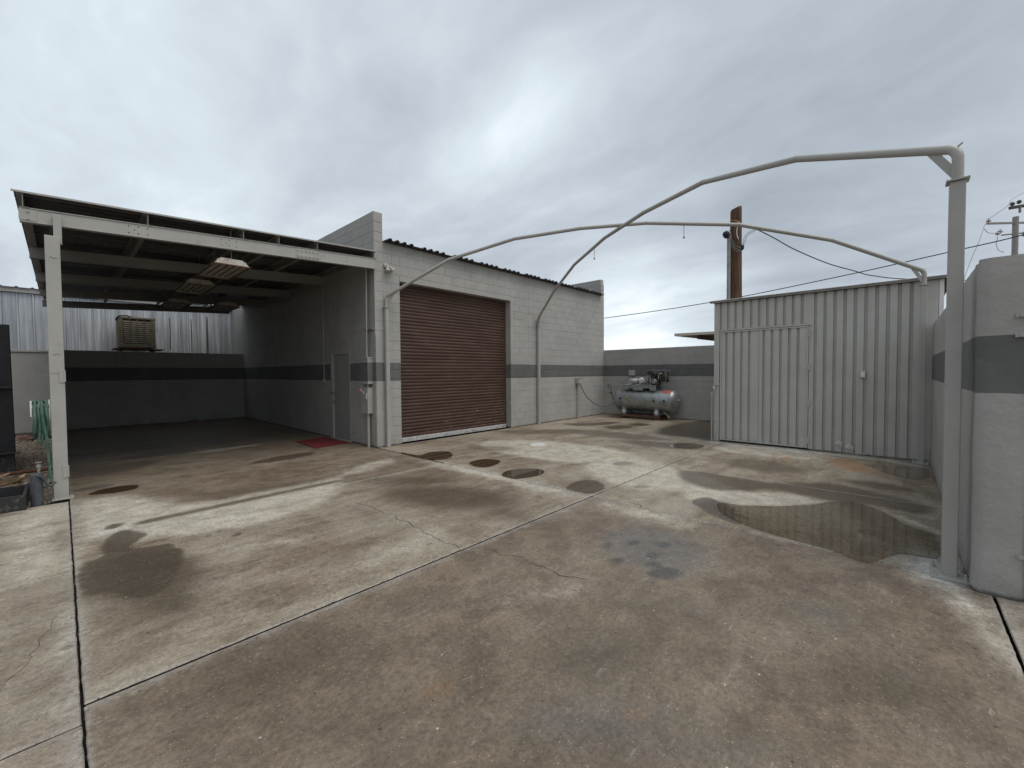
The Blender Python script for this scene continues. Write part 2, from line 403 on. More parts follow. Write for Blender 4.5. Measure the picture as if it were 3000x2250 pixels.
def concrete(name, water=0.0):
    """yard slab: weathered trowelled concrete with damp, lime, oil and rust masks stored on the mesh"""
    m, t, b = mat(name); P = geo(t)
    big = t.noise(P, .55, 7, .62, .3)
    # trowel and drying marks run mostly along X
    stre = t.noise(t.mapv(P, (.8, 2.6, 1), loc=(3, 8, 0)), 1.1, 8, .68, .4)
    mid = t.noise(t.mapv(P, loc=(9, 4, 0)), 3.4, 8, .7)
    fine = t.noise(P, 38, 6, .8)
    grain = t.noise(P, 210, 3, .85)
    pert = t.math('SUBTRACT', t.math('ADD', t.math('MULTIPLY', mid, .6), t.math('MULTIPLY', t.noise(P, 13, 5, .7), .4)), .5)
    def mask(nm, k=1.1, lo=.25, hi=.75):
        a = t.attr(nm)
        return t.math('MULTIPLY', t.ramp(t.math('ADD', a, t.math('MULTIPLY', pert, k)), lo, hi), t.ramp(a, .0, .08))
    dry = (.345, .305, .24); tan = (.225, .176, .124); dark = (.080, .060, .038)
    s1 = t.math('ADD', t.math('MULTIPLY', stre, .55), t.math('MULTIPLY', big, .45))
    c = t.mix(t.ramp(s1, .40, .60), tan, dry)
    patch = t.math('ADD', t.math('MULTIPLY', t.noise(t.mapv(P, (1.1, 1.7, 1), loc=(2, 5, 0)), 1.0, 9, .72, .6), .8), t.math('MULTIPLY', mid, .2))
    c = t.mix(t.ramp(patch, .50, .62, 0, .7), c, (.170, .126, .080))
    c = t.mix(t.ramp(patch, .44, .34, 0, .6), c, (.415, .372, .30))
    c = t.mix(t.ramp(t.math('ADD', s1, t.math('MULTIPLY', pert, .5)), .50, .37, 0, .8), c, (.135, .105, .075))
    tone = t.attr('tone')                      # slab by slab: 0 pale ... 1 brown and damp
    c = t.mix(t.math('MULTIPLY', tone, t.ramp(patch, .3, .6, .60, .95)), c, t.mix(t.ramp(mid, .42, .58), (.110, .079, .053), (.165, .124, .086)))
    c = t.mix(mask('pale', .9, .2, .9), c, t.mix(t.ramp(mid, .35, .65), (.34, .305, .245), (.46, .42, .35)))
    c = t.mix(t.math('MULTIPLY', mask('damp', 1.2, .12, .85), .85), c, dark)
    c = t.mix(t.math('MULTIPLY', mask('haze', .8, .2, .9), .55), c, (.115, .115, .115))
    c = t.mix(t.math('MULTIPLY', mask('rust', 1.5, .3, .9), .6), c, (.33, .17, .07))
    c = t.mix(t.math('MULTIPLY', mask('oil', .7, .3, .7), .75), c, (.058, .056, .056))
    c = t.mix(t.math('MULTIPLY', mask('edge', 1.9, .45, 1.1), .4), c, (.36, .345, .32))
    c = t.mix(t.math('MULTIPLY', mask('white', 1.1, .3, 1.0), .7), c, (.62, .63, .62))
    wet = mask('wet', 1.1, .38, .60)
    c = t.mix(t.math('MULTIPLY', wet, .82), c, (.068, .051, .034))
    # random small stains and pale specks
    v = t.new('ShaderNodeTexVoronoi'); t.put(v.inputs['Vector'], t.mapv(P, loc=(.3, .8, 0))); v.inputs['Scale'].default_value = 3.2; v.inputs['Randomness'].default_value = 1
    rs = t.math('SUBTRACT', v.outputs[0], t.math('MULTIPLY', t.math('SUBTRACT', t.noise(P, 20, 3), .5), .07))
    sel = t.new('ShaderNodeSeparateColor'); t.put(sel.inputs[0], v.outputs[1])
    spot = t.math('MULTIPLY', t.ramp(rs, .085, .11, 1, 0), t.math('GREATER_THAN', sel.outputs[0], .72))
    c = t.mix(t.math('MULTIPLY', spot, .45), c, (.085, .078, .07))
    v2 = t.new('ShaderNodeTexVoronoi'); t.put(v2.inputs['Vector'], P); v2.inputs['Scale'].default_value = 26
    s2 = t.new('ShaderNodeSeparateColor'); t.put(s2.inputs[0], v2.outputs[1])
    c = t.mix(t.math('MULTIPLY', t.ramp(v2.outputs[0], .13, .17, 1, 0), t.math('GREATER_THAN', s2.outputs[0], .985)), c, (.42, .40, .35))
    c = t.mix(t.math('MULTIPLY', t.ramp(v2.outputs[0], .15, .2, 1, 0), t.math('GREATER_THAN', s2.outputs[1], .95)), c, (.05, .04, .035))
    v3 = t.new('ShaderNodeTexVoronoi'); t.put(v3.inputs['Vector'], P); v3.inputs['Scale'].default_value = 75
    s3 = t.new('ShaderNodeSeparateColor'); t.put(s3.inputs[0], v3.outputs[1])
    c = t.mix(t.math('MULTIPLY', t.ramp(v3.outputs[0], .2, .3, .55, 0), t.math('GREATER_THAN', s3.outputs[0], .86)), c, (.055, .043, .032))
    c = t.mix(t.math('MULTIPLY', t.ramp(v3.outputs[0], .2, .3, .5, 0), t.math('GREATER_THAN', s3.outputs[1], .88)), c, (.40, .36, .29))
    # short scuffs
    scf = t.noise(t.mapv(P, (2.2, 12, 1), rot=(0, 0, .35)), 2.2, 5, .7)
    c = t.mix(t.ramp(scf, .60, .74, 0, .5), c, (.36, .34, .31))
    scf2 = t.noise(t.mapv(P, (2.0, 10, 1), rot=(0, 0, -.1), loc=(4, 2, 0)), 2.4, 6, .75)
    c = t.mix(t.ramp(scf2, .56, .70, 0, .6), c, (.10, .085, .068))
    k = t.ramp(t.math('ADD', t.math('MULTIPLY', fine, .6), t.math('MULTIPLY', grain, .4)), .32, .68, .55, 1.45)
    kc = t.new('ShaderNodeCombineColor')
    for i in range(3): t.put(kc.inputs[i], k)
    c = t.mix(1., c, kc.outputs[0], 'MULTIPLY')
    if water:
        c = t.mix(1.0, c, t.mix(t.attr('tone'), (.66, .60, .52), (.30, .25, .19)), 'MULTIPLY')
    if not water:
        m2 = t.ramp(t.math('ADD', t.math('MULTIPLY', t.noise(P, 8.5, 7, .75, .5), .7), t.math('MULTIPLY', t.noise(P, 24, 4, .7), .3)), .32, .68, .82, 1.16)
        mc = t.new('ShaderNodeCombineColor')
        for i in range(3): t.put(mc.inputs[i], m2)
        c = t.mix(1., c, mc.outputs[0], 'MULTIPLY')
        spz = t.new('ShaderNodeSeparateXYZ'); t.put(spz.inputs[0], P)
        c = t.mix(t.ramp(spz.outputs[2], -.0085, -.003, 1, 0), c, (.02, .016, .012))     # dirt packed in the joints
    t.put(b.inputs['Base Color'], c)
    if water:
        b.inputs['Roughness'].default_value = .015; b.inputs['IOR'].default_value = 1.45
    else:
        r = t.ramp(t.math('ADD', mid, t.math('MULTIPLY', fine, .3)), .4, .9, .42, .68)
        r = t.fmix(t.math('MULTIPLY', mask('pale', .9, .2, .9), .8), r, .8)
        r = t.fmix(t.math('MULTIPLY', mask('damp', 1.2, .15, .95), .6), r, .32)
        r = t.fmix(wet, r, .33)
        t.put(b.inputs['Roughness'], r); b.inputs['Specular IOR Level'].default_value = .45
        h = t.math('ADD', t.math('MULTIPLY', mid, .5), t.math('ADD', t.math('MULTIPLY', fine, .45), t.math('MULTIPLY', grain, .3)))
        bump(t, b, h, .38, .006)
    return m
M['conc'] = concrete('yard_concrete'); M['puddle'] = concrete('rain_water_on_concrete', 1)
M['crack'] = simple('crack_shadow', (.03, .025, .02), 1, 0, .2, 9, 0)
PUDDLES = {'big': [(0.78, -6.41), (0.85, -6.62), (0.98, -6.79), (1.1, -6.95), (1.27, -7.1), (1.43, -7.23), (1.66, -7.35), (1.81, -7.49), (1.84, -7.64), (1.64, -7.82), (1.26, -8.02), (1.1, -8.19), (0.77, -8.22), (0.45, -8.2), (0.38, -8.1), (0.33, -7.96), (0.02, -7.82), (-0.06, -7.74), (0.04, -7.55), (0.07, -7.38), (0.11, -7.2), (0.14, -7.01), (0.24, -6.78), (0.44, -6.54)], 'shed': [(4.51, -7.54), (4.6, -7.81), (4.6, -8.05), (4.74, -8.26), (4.05, -8.26), (3.75, -8.16), (3.74, -8.0), (3.95, -7.82), (4.23, -7.68)], 'p3': [(0.06, -0.81), (0.08, -1.24), (0.16, -1.34), (0.43, -1.24), (0.66, -1.37), (0.69, -1.54), (0.51, -1.84), (0.26, -1.98), (0.03, -1.89), (-0.02, -1.65), (-0.02, -1.23)], 'p4': [(0.3, -2.56), (0.54, -2.48), (0.72, -2.56), (0.79, -2.74), (0.71, -2.89), (0.46, -3.0), (0.26, -3.0), (0.19, -2.83)], 'p5': [(0.11, -3.52), (0.33, -3.44), (0.54, -3.5), (0.71, -3.67), (0.68, -3.88), (0.45, -3.99), (0.21, -3.95), (0.02, -3.86), (0.02, -3.65)], 'p6': [(0.13, -4.7), (0.42, -4.62), (0.63, -4.68), (0.69, -4.81), (0.52, -5.06), (0.17, -5.1), (0.08, -4.98), (0.08, -4.8)], 'p7': [(4.25, -4.42), (4.57, -4.47), (4.74, -4.68), (4.6, -4.99), (4.2, -4.97), (3.98, -4.71), (4.04, -4.54)], 'car': [(-4.22, -0.24), (-4.16, -0.12), (-4.09, -0.04), (-3.9, 0.01), (-3.77, -0.06), (-3.73, -0.17), (-3.78, -0.34), (-3.94, -0.39), (-4.12, -0.33)]}
STAINS = [
('damp', 0.5, 0.9, [(-3.75, -4.13), (-3.8, -4.31), (-3.89, -4.41), (-3.99, -4.41), (-4.08, -4.32), (-4.14, -4.16), (-4.16, -3.96), (-4.13, -3.76), (-4.04, -3.61), (-3.93, -3.59), (-3.82, -3.69), (-3.75, -3.9)]),
('damp', 0.5, 0.6, [(-4.02, -4.2), (-4.05, -4.28), (-4.12, -4.32), (-4.21, -4.31), (-4.3, -4.24), (-4.36, -4.14), (-4.38, -4.04), (-4.36, -3.94), (-4.3, -3.89), (-4.2, -3.9), (-4.11, -3.97), (-4.04, -4.08)]),
('wet', 0.1, 0.7, [(-4.18, -2.02), (-4.12, -1.93), (-4.0, -1.97), (-4.0, -2.08), (-4.08, -2.14), (-4.16, -2.14)]),
('wet', 0.08, 0.8, [(-4.13, -1.79), (-4.14, -1.82), (-4.15, -1.83), (-4.17, -1.82), (-4.19, -1.8), (-4.21, -1.78), (-4.21, -1.74), (-4.2, -1.72), (-4.19, -1.7), (-4.17, -1.71), (-4.15, -1.73), (-4.14, -1.76)]),
('wet', 0.1, 0.8, [(-3.25, -3.25), (-3.26, -3.28), (-3.28, -3.3), (-3.31, -3.31), (-3.33, -3.31), (-3.34, -3.29), (-3.35, -3.26), (-3.34, -3.23), (-3.31, -3.2), (-3.29, -3.2), (-3.26, -3.2), (-3.25, -3.22)]),
('pale', 0.2, 0.75, [(-4.36, -0.57), (-3.8, -0.72), (-3.35, -1.7), (-2.51, -1.76), (-1.62, -1.82), (-2.03, -2.71), (-2.95, -3.16), (-3.58, -3.0), (-3.98, -2.76), (-4.23, -2.48), (-4.38, -2.69)]),
('pale', 0.3, 0.6, [(-4.92, -0.77), (-4.42, -0.62), (-4.42, -2.87), (-4.78, -2.97)]),
('pale', 0.15, 0.8, [(-4.47, -3.78), (-4.41, -4.12), (-4.4, -4.62), (-4.5, -4.63), (-4.45, -4.26)]),
('damp', 0.3, 0.5, [(-1.73, -1.78), (-1.9, -1.86), (-2.24, -1.89), (-2.65, -1.85), (-3.01, -1.77), (-3.25, -1.66), (-3.32, -1.56), (-3.22, -1.48), (-2.94, -1.44), (-2.54, -1.46), (-2.12, -1.53), (-1.82, -1.65)]),
('rust', 0.15, 0.7, [(-3.18, -4.3), (-3.2, -4.33), (-3.25, -4.34), (-3.31, -4.33), (-3.36, -4.3), (-3.4, -4.25), (-3.41, -4.21), (-3.38, -4.18), (-3.34, -4.17), (-3.28, -4.19), (-3.22, -4.22), (-3.18, -4.26)]),
('pale', 0.3, 0.6, [(-2.77, -3.92), (-2.86, -3.96), (-3.06, -3.92), (-3.31, -3.83), (-3.53, -3.7), (-3.68, -3.57), (-3.73, -3.47), (-3.66, -3.42), (-3.48, -3.44), (-3.24, -3.52), (-2.99, -3.66), (-2.81, -3.81)]),
('damp', 0.4, 0.6, [(-3.71, -5.35), (-3.74, -5.41), (-3.8, -5.45), (-3.88, -5.47), (-3.95, -5.46), (-4.01, -5.42), (-4.03, -5.37), (-4.01, -5.31), (-3.95, -5.26), (-3.87, -5.24), (-3.79, -5.25), (-3.73, -5.29)]),
('oil', 0.1, 0.8, [(-3.61, -4.18), (-3.62, -4.19), (-3.63, -4.19), (-3.64, -4.18), (-3.64, -4.17), (-3.65, -4.16), (-3.65, -4.14), (-3.65, -4.13), (-3.64, -4.13), (-3.63, -4.14), (-3.62, -4.15), (-3.61, -4.17)]),
('oil', 0.15, 0.5, [(-4.17, -5.19), (-4.17, -5.2), (-4.18, -5.2), (-4.18, -5.19), (-4.19, -5.18), (-4.2, -5.17), (-4.2, -5.16), (-4.2, -5.15), (-4.19, -5.15), (-4.18, -5.16), (-4.17, -5.17), (-4.17, -5.18)]),
('haze', 0.4, 1.0, [(-0.84, -6.83), (-1.07, -6.83), (-1.25, -6.73), (-1.36, -6.56), (-1.38, -6.34), (-1.29, -6.12), (-1.1, -5.95), (-0.84, -5.9), (-0.59, -6.0), (-0.46, -6.23), (-0.48, -6.5), (-0.63, -6.72)]),
('oil', 0.06, 0.7, [(-1.0, -5.96), (-1.02, -5.97), (-1.04, -5.97), (-1.05, -5.96), (-1.06, -5.94), (-1.05, -5.93), (-1.04, -5.92), (-1.02, -5.91), (-1.0, -5.91), (-0.98, -5.92), (-0.98, -5.93), (-0.98, -5.95)]),
('oil', 0.06, 0.7, [(-0.84, -6.0), (-0.86, -6.01), (-0.88, -6.0), (-0.89, -5.99), (-0.9, -5.98), (-0.9, -5.96), (-0.88, -5.95), (-0.87, -5.95), (-0.85, -5.95), (-0.83, -5.96), (-0.83, -5.97), (-0.83, -5.99)]),
('oil', 0.06, 0.6, [(-0.8, -6.09), (-0.82, -6.1), (-0.83, -6.09), (-0.85, -6.08), (-0.85, -6.07), (-0.85, -6.06), (-0.84, -6.04), (-0.82, -6.04), (-0.81, -6.04), (-0.79, -6.06), (-0.79, -6.07), (-0.79, -6.08)]),
('oil', 0.06, 0.7, [(-0.89, -6.26), (-0.93, -6.26), (-0.98, -6.26), (-1.01, -6.23), (-1.03, -6.2), (-1.02, -6.17), (-0.99, -6.14), (-0.95, -6.13), (-0.91, -6.14), (-0.87, -6.16), (-0.85, -6.2), (-0.86, -6.23)]),
('oil', 0.06, 0.9, [(-0.75, -6.47), (-0.79, -6.48), (-0.83, -6.47), (-0.86, -6.44), (-0.87, -6.42), (-0.87, -6.39), (-0.84, -6.37), (-0.8, -6.36), (-0.76, -6.37), (-0.73, -6.39), (-0.72, -6.42), (-0.72, -6.45)]),
('oil', 0.06, 0.9, [(-1.04, -6.48), (-1.08, -6.49), (-1.12, -6.49), (-1.14, -6.47), (-1.15, -6.45), (-1.14, -6.42), (-1.11, -6.4), (-1.07, -6.39), (-1.03, -6.4), (-1.01, -6.41), (-1.0, -6.44), (-1.01, -6.46)]),
('oil', 0.06, 0.9, [(-1.32, -6.31), (-1.35, -6.32), (-1.38, -6.32), (-1.41, -6.3), (-1.42, -6.28), (-1.41, -6.25), (-1.39, -6.23), (-1.36, -6.22), (-1.33, -6.23), (-1.31, -6.24), (-1.3, -6.27), (-1.3, -6.29)]),
('oil', 0.06, 1, [(-1.18, -6.56), (-1.21, -6.56), (-1.23, -6.55), (-1.26, -6.52), (-1.27, -6.5), (-1.28, -6.48), (-1.27, -6.46), (-1.24, -6.46), (-1.22, -6.47), (-1.19, -6.49), (-1.17, -6.52), (-1.17, -6.54)]),
('oil', 0.06, 0.9, [(-1.21, -6.76), (-1.27, -6.76), (-1.34, -6.73), (-1.4, -6.69), (-1.43, -6.63), (-1.44, -6.58), (-1.4, -6.54), (-1.35, -6.54), (-1.28, -6.56), (-1.21, -6.61), (-1.18, -6.67), (-1.18, -6.72)]),
('oil', 0.06, 0.6, [(-1.1, -6.11), (-1.16, -6.13), (-1.22, -6.14), (-1.25, -6.12), (-1.26, -6.09), (-1.24, -6.04), (-1.19, -6.01), (-1.13, -5.98), (-1.07, -5.97), (-1.03, -5.99), (-1.02, -6.02), (-1.05, -6.07)]),
('oil', 0.06, 0.6, [(-0.58, -6.66), (-0.62, -6.66), (-0.66, -6.66), (-0.69, -6.63), (-0.7, -6.6), (-0.7, -6.58), (-0.67, -6.56), (-0.63, -6.55), (-0.59, -6.56), (-0.56, -6.58), (-0.54, -6.61), (-0.55, -6.64)]),
('oil', 0.06, 0.7, [(-1.4, -6.83), (-1.42, -6.83), (-1.43, -6.83), (-1.44, -6.82), (-1.45, -6.81), (-1.45, -6.8), (-1.44, -6.79), (-1.43, -6.79), (-1.41, -6.79), (-1.4, -6.8), (-1.4, -6.81), (-1.4, -6.82)]),
('oil', 0.06, 0.6, [(-0.56, -6.68), (-0.58, -6.68), (-0.6, -6.68), (-0.61, -6.67), (-0.61, -6.66), (-0.61, -6.65), (-0.59, -6.64), (-0.58, -6.64), (-0.56, -6.64), (-0.55, -6.65), (-0.54, -6.66), (-0.55, -6.67)]),
('oil', 0.06, 0.5, [(-0.75, -6.58), (-0.77, -6.58), (-0.8, -6.57), (-0.82, -6.56), (-0.83, -6.54), (-0.82, -6.52), (-0.81, -6.51), (-0.79, -6.51), (-0.76, -6.51), (-0.74, -6.53), (-0.74, -6.55), (-0.74, -6.56)]),
('oil', 0.06, 0.5, [(-2.52, -5.08), (-2.53, -5.09), (-2.54, -5.09), (-2.56, -5.08), (-2.57, -5.06), (-2.57, -5.04), (-2.57, -5.02), (-2.55, -5.01), (-2.54, -5.01), (-2.52, -5.02), (-2.51, -5.04), (-2.51, -5.06)]),
('oil', 0.06, 0.5, [(-2.62, -4.6), (-2.64, -4.61), (-2.65, -4.6), (-2.67, -4.59), (-2.69, -4.57), (-2.7, -4.54), (-2.69, -4.52), (-2.68, -4.51), (-2.66, -4.51), (-2.64, -4.52), (-2.62, -4.55), (-2.62, -4.57)]),
('oil', 0.06, 0.4, [(-2.6, -5.29), (-2.61, -5.3), (-2.62, -5.3), (-2.63, -5.29), (-2.63, -5.28), (-2.63, -5.27), (-2.63, -5.26), (-2.62, -5.26), (-2.62, -5.26), (-2.61, -5.26), (-2.6, -5.27), (-2.6, -5.28)]),
('oil', 0.06, 0.4, [(-2.26, -4.49), (-2.27, -4.5), (-2.28, -4.5), (-2.3, -4.48), (-2.31, -4.46), (-2.32, -4.45), (-2.31, -4.43), (-2.3, -4.42), (-2.29, -4.43), (-2.27, -4.44), (-2.26, -4.46), (-2.26, -4.48)]),
('oil', 0.06, 0.7, [(-2.59, -4.3), (-2.59, -4.31), (-2.6, -4.31), (-2.61, -4.31), (-2.61, -4.3), (-2.62, -4.29), (-2.61, -4.28), (-2.61, -4.27), (-2.6, -4.27), (-2.59, -4.27), (-2.58, -4.28), (-2.58, -4.29)]),
('oil', 0.06, 0.7, [(-0.86, -5.61), (-0.87, -5.61), (-0.88, -5.61), (-0.89, -5.6), (-0.9, -5.59), (-0.9, -5.58), (-0.89, -5.58), (-0.88, -5.57), (-0.86, -5.57), (-0.85, -5.58), (-0.85, -5.59), (-0.85, -5.6)]),
('oil', 0.06, 0.5, [(0.95, -5.54), (0.88, -5.55), (0.8, -5.53), (0.74, -5.48), (0.7, -5.41), (0.7, -5.35), (0.74, -5.31), (0.81, -5.29), (0.89, -5.32), (0.95, -5.37), (0.99, -5.44), (0.99, -5.5)]),
('oil', 0.06, 0.5, [(0.85, -6.57), (0.73, -6.57), (0.6, -6.53), (0.5, -6.45), (0.45, -6.36), (0.46, -6.28), (0.54, -6.22), (0.65, -6.21), (0.79, -6.25), (0.9, -6.33), (0.95, -6.43), (0.93, -6.52)]),
('oil', 0.06, 0.5, [(2.12, -4.72), (2.01, -4.74), (1.89, -4.72), (1.79, -4.65), (1.74, -4.55), (1.76, -4.45), (1.83, -4.38), (1.94, -4.35), (2.07, -4.37), (2.17, -4.44), (2.22, -4.55), (2.2, -4.65)]),
('damp', 0.35, 0.7, [(-2.78, -5.56), (-2.82, -5.6), (-2.88, -5.61), (-2.95, -5.59), (-3.01, -5.56), (-3.05, -5.52), (-3.05, -5.47), (-3.01, -5.44), (-2.95, -5.43), (-2.88, -5.44), (-2.82, -5.47), (-2.78, -5.52)]),
('damp', 0.5, 0.8, [(-2.9, -6.37), (-2.98, -6.45), (-3.05, -6.49), (-3.09, -6.48), (-3.1, -6.44), (-3.08, -6.36), (-3.02, -6.27), (-2.94, -6.18), (-2.85, -6.12), (-2.79, -6.12), (-2.78, -6.17), (-2.82, -6.27)]),
('oil', 0.25, 0.5, [(-2.91, -6.37), (-2.98, -6.44), (-3.04, -6.49), (-3.07, -6.49), (-3.07, -6.46), (-3.04, -6.4), (-2.97, -6.31), (-2.9, -6.22), (-2.82, -6.16), (-2.78, -6.15), (-2.79, -6.19), (-2.84, -6.28)]),
('oil', 0.2, 0.4, [(-3.1, -6.13), (-3.13, -6.19), (-3.16, -6.24), (-3.19, -6.25), (-3.2, -6.23), (-3.2, -6.18), (-3.18, -6.11), (-3.16, -6.04), (-3.12, -5.99), (-3.09, -5.97), (-3.07, -6.0), (-3.08, -6.05)]),
('damp', 0.5, 0.7, [(-2.27, -7.04), (-2.42, -7.06), (-2.58, -7.0), (-2.72, -6.9), (-2.8, -6.76), (-2.82, -6.62), (-2.76, -6.5), (-2.62, -6.45), (-2.43, -6.49), (-2.25, -6.61), (-2.15, -6.79), (-2.16, -6.94)]),
('damp', 0.5, 0.7, [(-1.7, -6.86), (-1.77, -6.86), (-1.86, -6.81), (-1.94, -6.74), (-2.01, -6.65), (-2.03, -6.57), (-2.0, -6.53), (-1.94, -6.52), (-1.85, -6.57), (-1.76, -6.64), (-1.69, -6.74), (-1.67, -6.82)]),
('damp', 0.4, 0.7, [(-1.79, -7.22), (-1.84, -7.2), (-1.86, -7.13), (-1.84, -7.04), (-1.8, -6.94), (-1.73, -6.86), (-1.66, -6.82), (-1.6, -6.84), (-1.58, -6.92), (-1.6, -7.02), (-1.66, -7.12), (-1.73, -7.2)]),
('rust', 0.25, 0.5, [(-1.7, -6.71), (-1.74, -6.7), (-1.79, -6.67), (-1.84, -6.62), (-1.86, -6.56), (-1.87, -6.51), (-1.85, -6.48), (-1.81, -6.48), (-1.76, -6.51), (-1.71, -6.56), (-1.68, -6.62), (-1.68, -6.68)]),
('damp', 0.4, 0.8, [(-0.72, -4.62), (-0.94, -4.67), (-1.21, -4.54), (-1.46, -4.24), (-1.65, -3.85), (-1.72, -3.45), (-1.65, -3.12), (-1.44, -2.99), (-1.12, -3.12), (-0.82, -3.48), (-0.63, -3.94), (-0.6, -4.36)]),
('damp', 0.4, 0.7, [(-0.54, -3.38), (-0.71, -3.44), (-0.95, -3.33), (-1.21, -3.1), (-1.42, -2.8), (-1.53, -2.5), (-1.51, -2.28), (-1.36, -2.19), (-1.11, -2.28), (-0.83, -2.53), (-0.6, -2.87), (-0.5, -3.18)]),
('damp', 0.4, 0.6, [(-1.1, -5.42), (-1.19, -5.41), (-1.28, -5.27), (-1.33, -5.02), (-1.33, -4.71), (-1.28, -4.41), (-1.18, -4.22), (-1.06, -4.2), (-0.96, -4.38), (-0.91, -4.7), (-0.93, -5.03), (-1.0, -5.28)]),
('damp', 0.4, 0.5, [(-2.13, -4.39), (-2.21, -4.41), (-2.27, -4.28), (-2.32, -4.04), (-2.33, -3.74), (-2.3, -3.43), (-2.23, -3.22), (-2.14, -3.18), (-2.06, -3.34), (-2.02, -3.64), (-2.03, -3.97), (-2.07, -4.24)]),
('pale', 0.2, 0.8, [(-0.02, -4.23), (-0.12, -4.16), (-0.2, -3.85), (-0.25, -3.34), (-0.26, -2.7), (-0.22, -2.12), (-0.12, -1.78), (-0.01, -1.85), (0.09, -2.31), (0.13, -2.96), (0.12, -3.58), (0.06, -4.03)]),
('pale', 0.25, 0.8, [(-0.04, -5.01), (-0.14, -5.0), (-0.24, -4.88), (-0.3, -4.66), (-0.31, -4.4), (-0.28, -4.15), (-0.19, -4.0), (-0.08, -3.99), (0.03, -4.13), (0.09, -4.38), (0.1, -4.66), (0.04, -4.89)]),
('pale', 0.3, 0.9, [(1.45, -5.86), (1.07, -5.89), (0.8, -5.73), (0.69, -5.42), (0.76, -4.99), (1.03, -4.51), (1.49, -4.11), (2.01, -3.95), (2.42, -4.13), (2.52, -4.61), (2.3, -5.17), (1.9, -5.62)]),
('pale', 0.3, 0.7, [(2.55, -4.7), (2.11, -4.69), (1.7, -4.34), (1.38, -3.7), (1.23, -2.86), (1.3, -1.99), (1.63, -1.3), (2.17, -1.11), (2.74, -1.56), (3.1, -2.49), (3.16, -3.52), (2.93, -4.3)]),
('pale', 0.3, 0.6, [(-0.28, -1.31), (-0.5, -1.53), (-0.84, -1.73), (-1.19, -1.86), (-1.48, -1.89), (-1.64, -1.83), (-1.66, -1.69), (-1.51, -1.51), (-1.23, -1.31), (-0.86, -1.14), (-0.5, -1.08), (-0.28, -1.14)]),
('pale', 0.3, 0.6, [(-0.17, -6.53), (-0.29, -6.49), (-0.37, -6.32), (-0.4, -6.06), (-0.37, -5.74), (-0.28, -5.44), (-0.14, -5.27), (0.01, -5.3), (0.1, -5.52), (0.12, -5.86), (0.06, -6.19), (-0.05, -6.43)]),
('white', 0.06, 0.9, [(2.62, -2.42), (2.5, -2.48), (2.38, -2.49), (2.29, -2.45), (2.26, -2.36), (2.3, -2.24), (2.38, -2.14), (2.5, -2.07), (2.63, -2.05), (2.72, -2.1), (2.75, -2.19), (2.71, -2.31)]),
('white', 0.1, 0.3, [(1.31, -4.39), (1.22, -4.41), (1.19, -4.36), (1.21, -4.25), (1.29, -4.11), (1.41, -3.97), (1.54, -3.87), (1.63, -3.84), (1.67, -3.9), (1.64, -4.02), (1.54, -4.17), (1.42, -4.3)]),
('oil', 0.2, 0.5, [(2.79, -3.79), (2.67, -3.82), (2.56, -3.8), (2.46, -3.73), (2.41, -3.63), (2.42, -3.52), (2.48, -3.44), (2.6, -3.41), (2.72, -3.43), (2.82, -3.5), (2.87, -3.61), (2.86, -3.72)]),
('damp', 0.3, 0.7, [(4.26, -5.14), (4.06, -5.1), (3.87, -4.87), (3.75, -4.5), (3.72, -4.06), (3.8, -3.67), (3.98, -3.45), (4.21, -3.47), (4.42, -3.74), (4.54, -4.17), (4.55, -4.63), (4.44, -4.98)]),
('damp', 0.3, 0.6, [(4.87, -4.22), (4.62, -4.14), (4.4, -3.73), (4.24, -3.08), (4.2, -2.3), (4.29, -1.59), (4.52, -1.17), (4.81, -1.22), (5.08, -1.74), (5.23, -2.54), (5.22, -3.35), (5.09, -3.95)]),
('damp', 0.3, 0.6, [(5.23, -2.54), (4.9, -2.5), (4.41, -2.17), (3.89, -1.64), (3.45, -1.03), (3.22, -0.5), (3.25, -0.18), (3.55, -0.17), (4.06, -0.5), (4.63, -1.07), (5.09, -1.72), (5.3, -2.26)]),
('damp', 0.3, 0.5, [(1.87, -2.31), (1.69, -2.38), (1.47, -2.33), (1.27, -2.17), (1.14, -1.95), (1.11, -1.71), (1.19, -1.52), (1.37, -1.42), (1.59, -1.46), (1.81, -1.63), (1.95, -1.88), (1.96, -2.12)]),
('pale', 0.12, 1.0, [(2.35, -5.4), (1.93, -5.94), (1.54, -6.51), (1.76, -6.93), (1.69, -7.34), (1.75, -7.66), (1.59, -7.91), (1.39, -8.15), (1.13, -8.26), (1.42, -8.01), (1.77, -7.69), (1.4, -7.37), (0.96, -6.94), (0.67, -6.48), (0.68, -6.12), (1.13, -5.86)]),
('damp', 0.1, 0.8, [(2.17, -5.47), (2.22, -6.03), (2.22, -6.7), (2.69, -7.23), (2.51, -7.78), (2.23, -8.23), (1.82, -8.17), (1.84, -7.8), (1.75, -7.33), (1.85, -6.77), (1.34, -6.28), (1.53, -5.71)]),
('damp', 0.2, 0.6, [(3.36, -6.92), (3.1, -6.87), (2.89, -6.69), (2.77, -6.42), (2.78, -6.1), (2.93, -5.82), (3.18, -5.65), (3.48, -5.66), (3.73, -5.87), (3.85, -6.2), (3.8, -6.55), (3.62, -6.81)]),
('damp', 0.15, 0.7, [(2.97, -8.14), (2.85, -8.09), (2.76, -7.95), (2.73, -7.77), (2.77, -7.57), (2.86, -7.42), (3.0, -7.35), (3.13, -7.4), (3.22, -7.56), (3.24, -7.76), (3.2, -7.96), (3.09, -8.1)]),
('rust', 0.12, 1.0, [(4.02, -7.73), (3.8, -7.69), (3.7, -7.58), (3.73, -7.43), (3.89, -7.27), (4.16, -7.13), (4.47, -7.06), (4.74, -7.09), (4.86, -7.21), (4.8, -7.4), (4.59, -7.57), (4.3, -7.69)]),
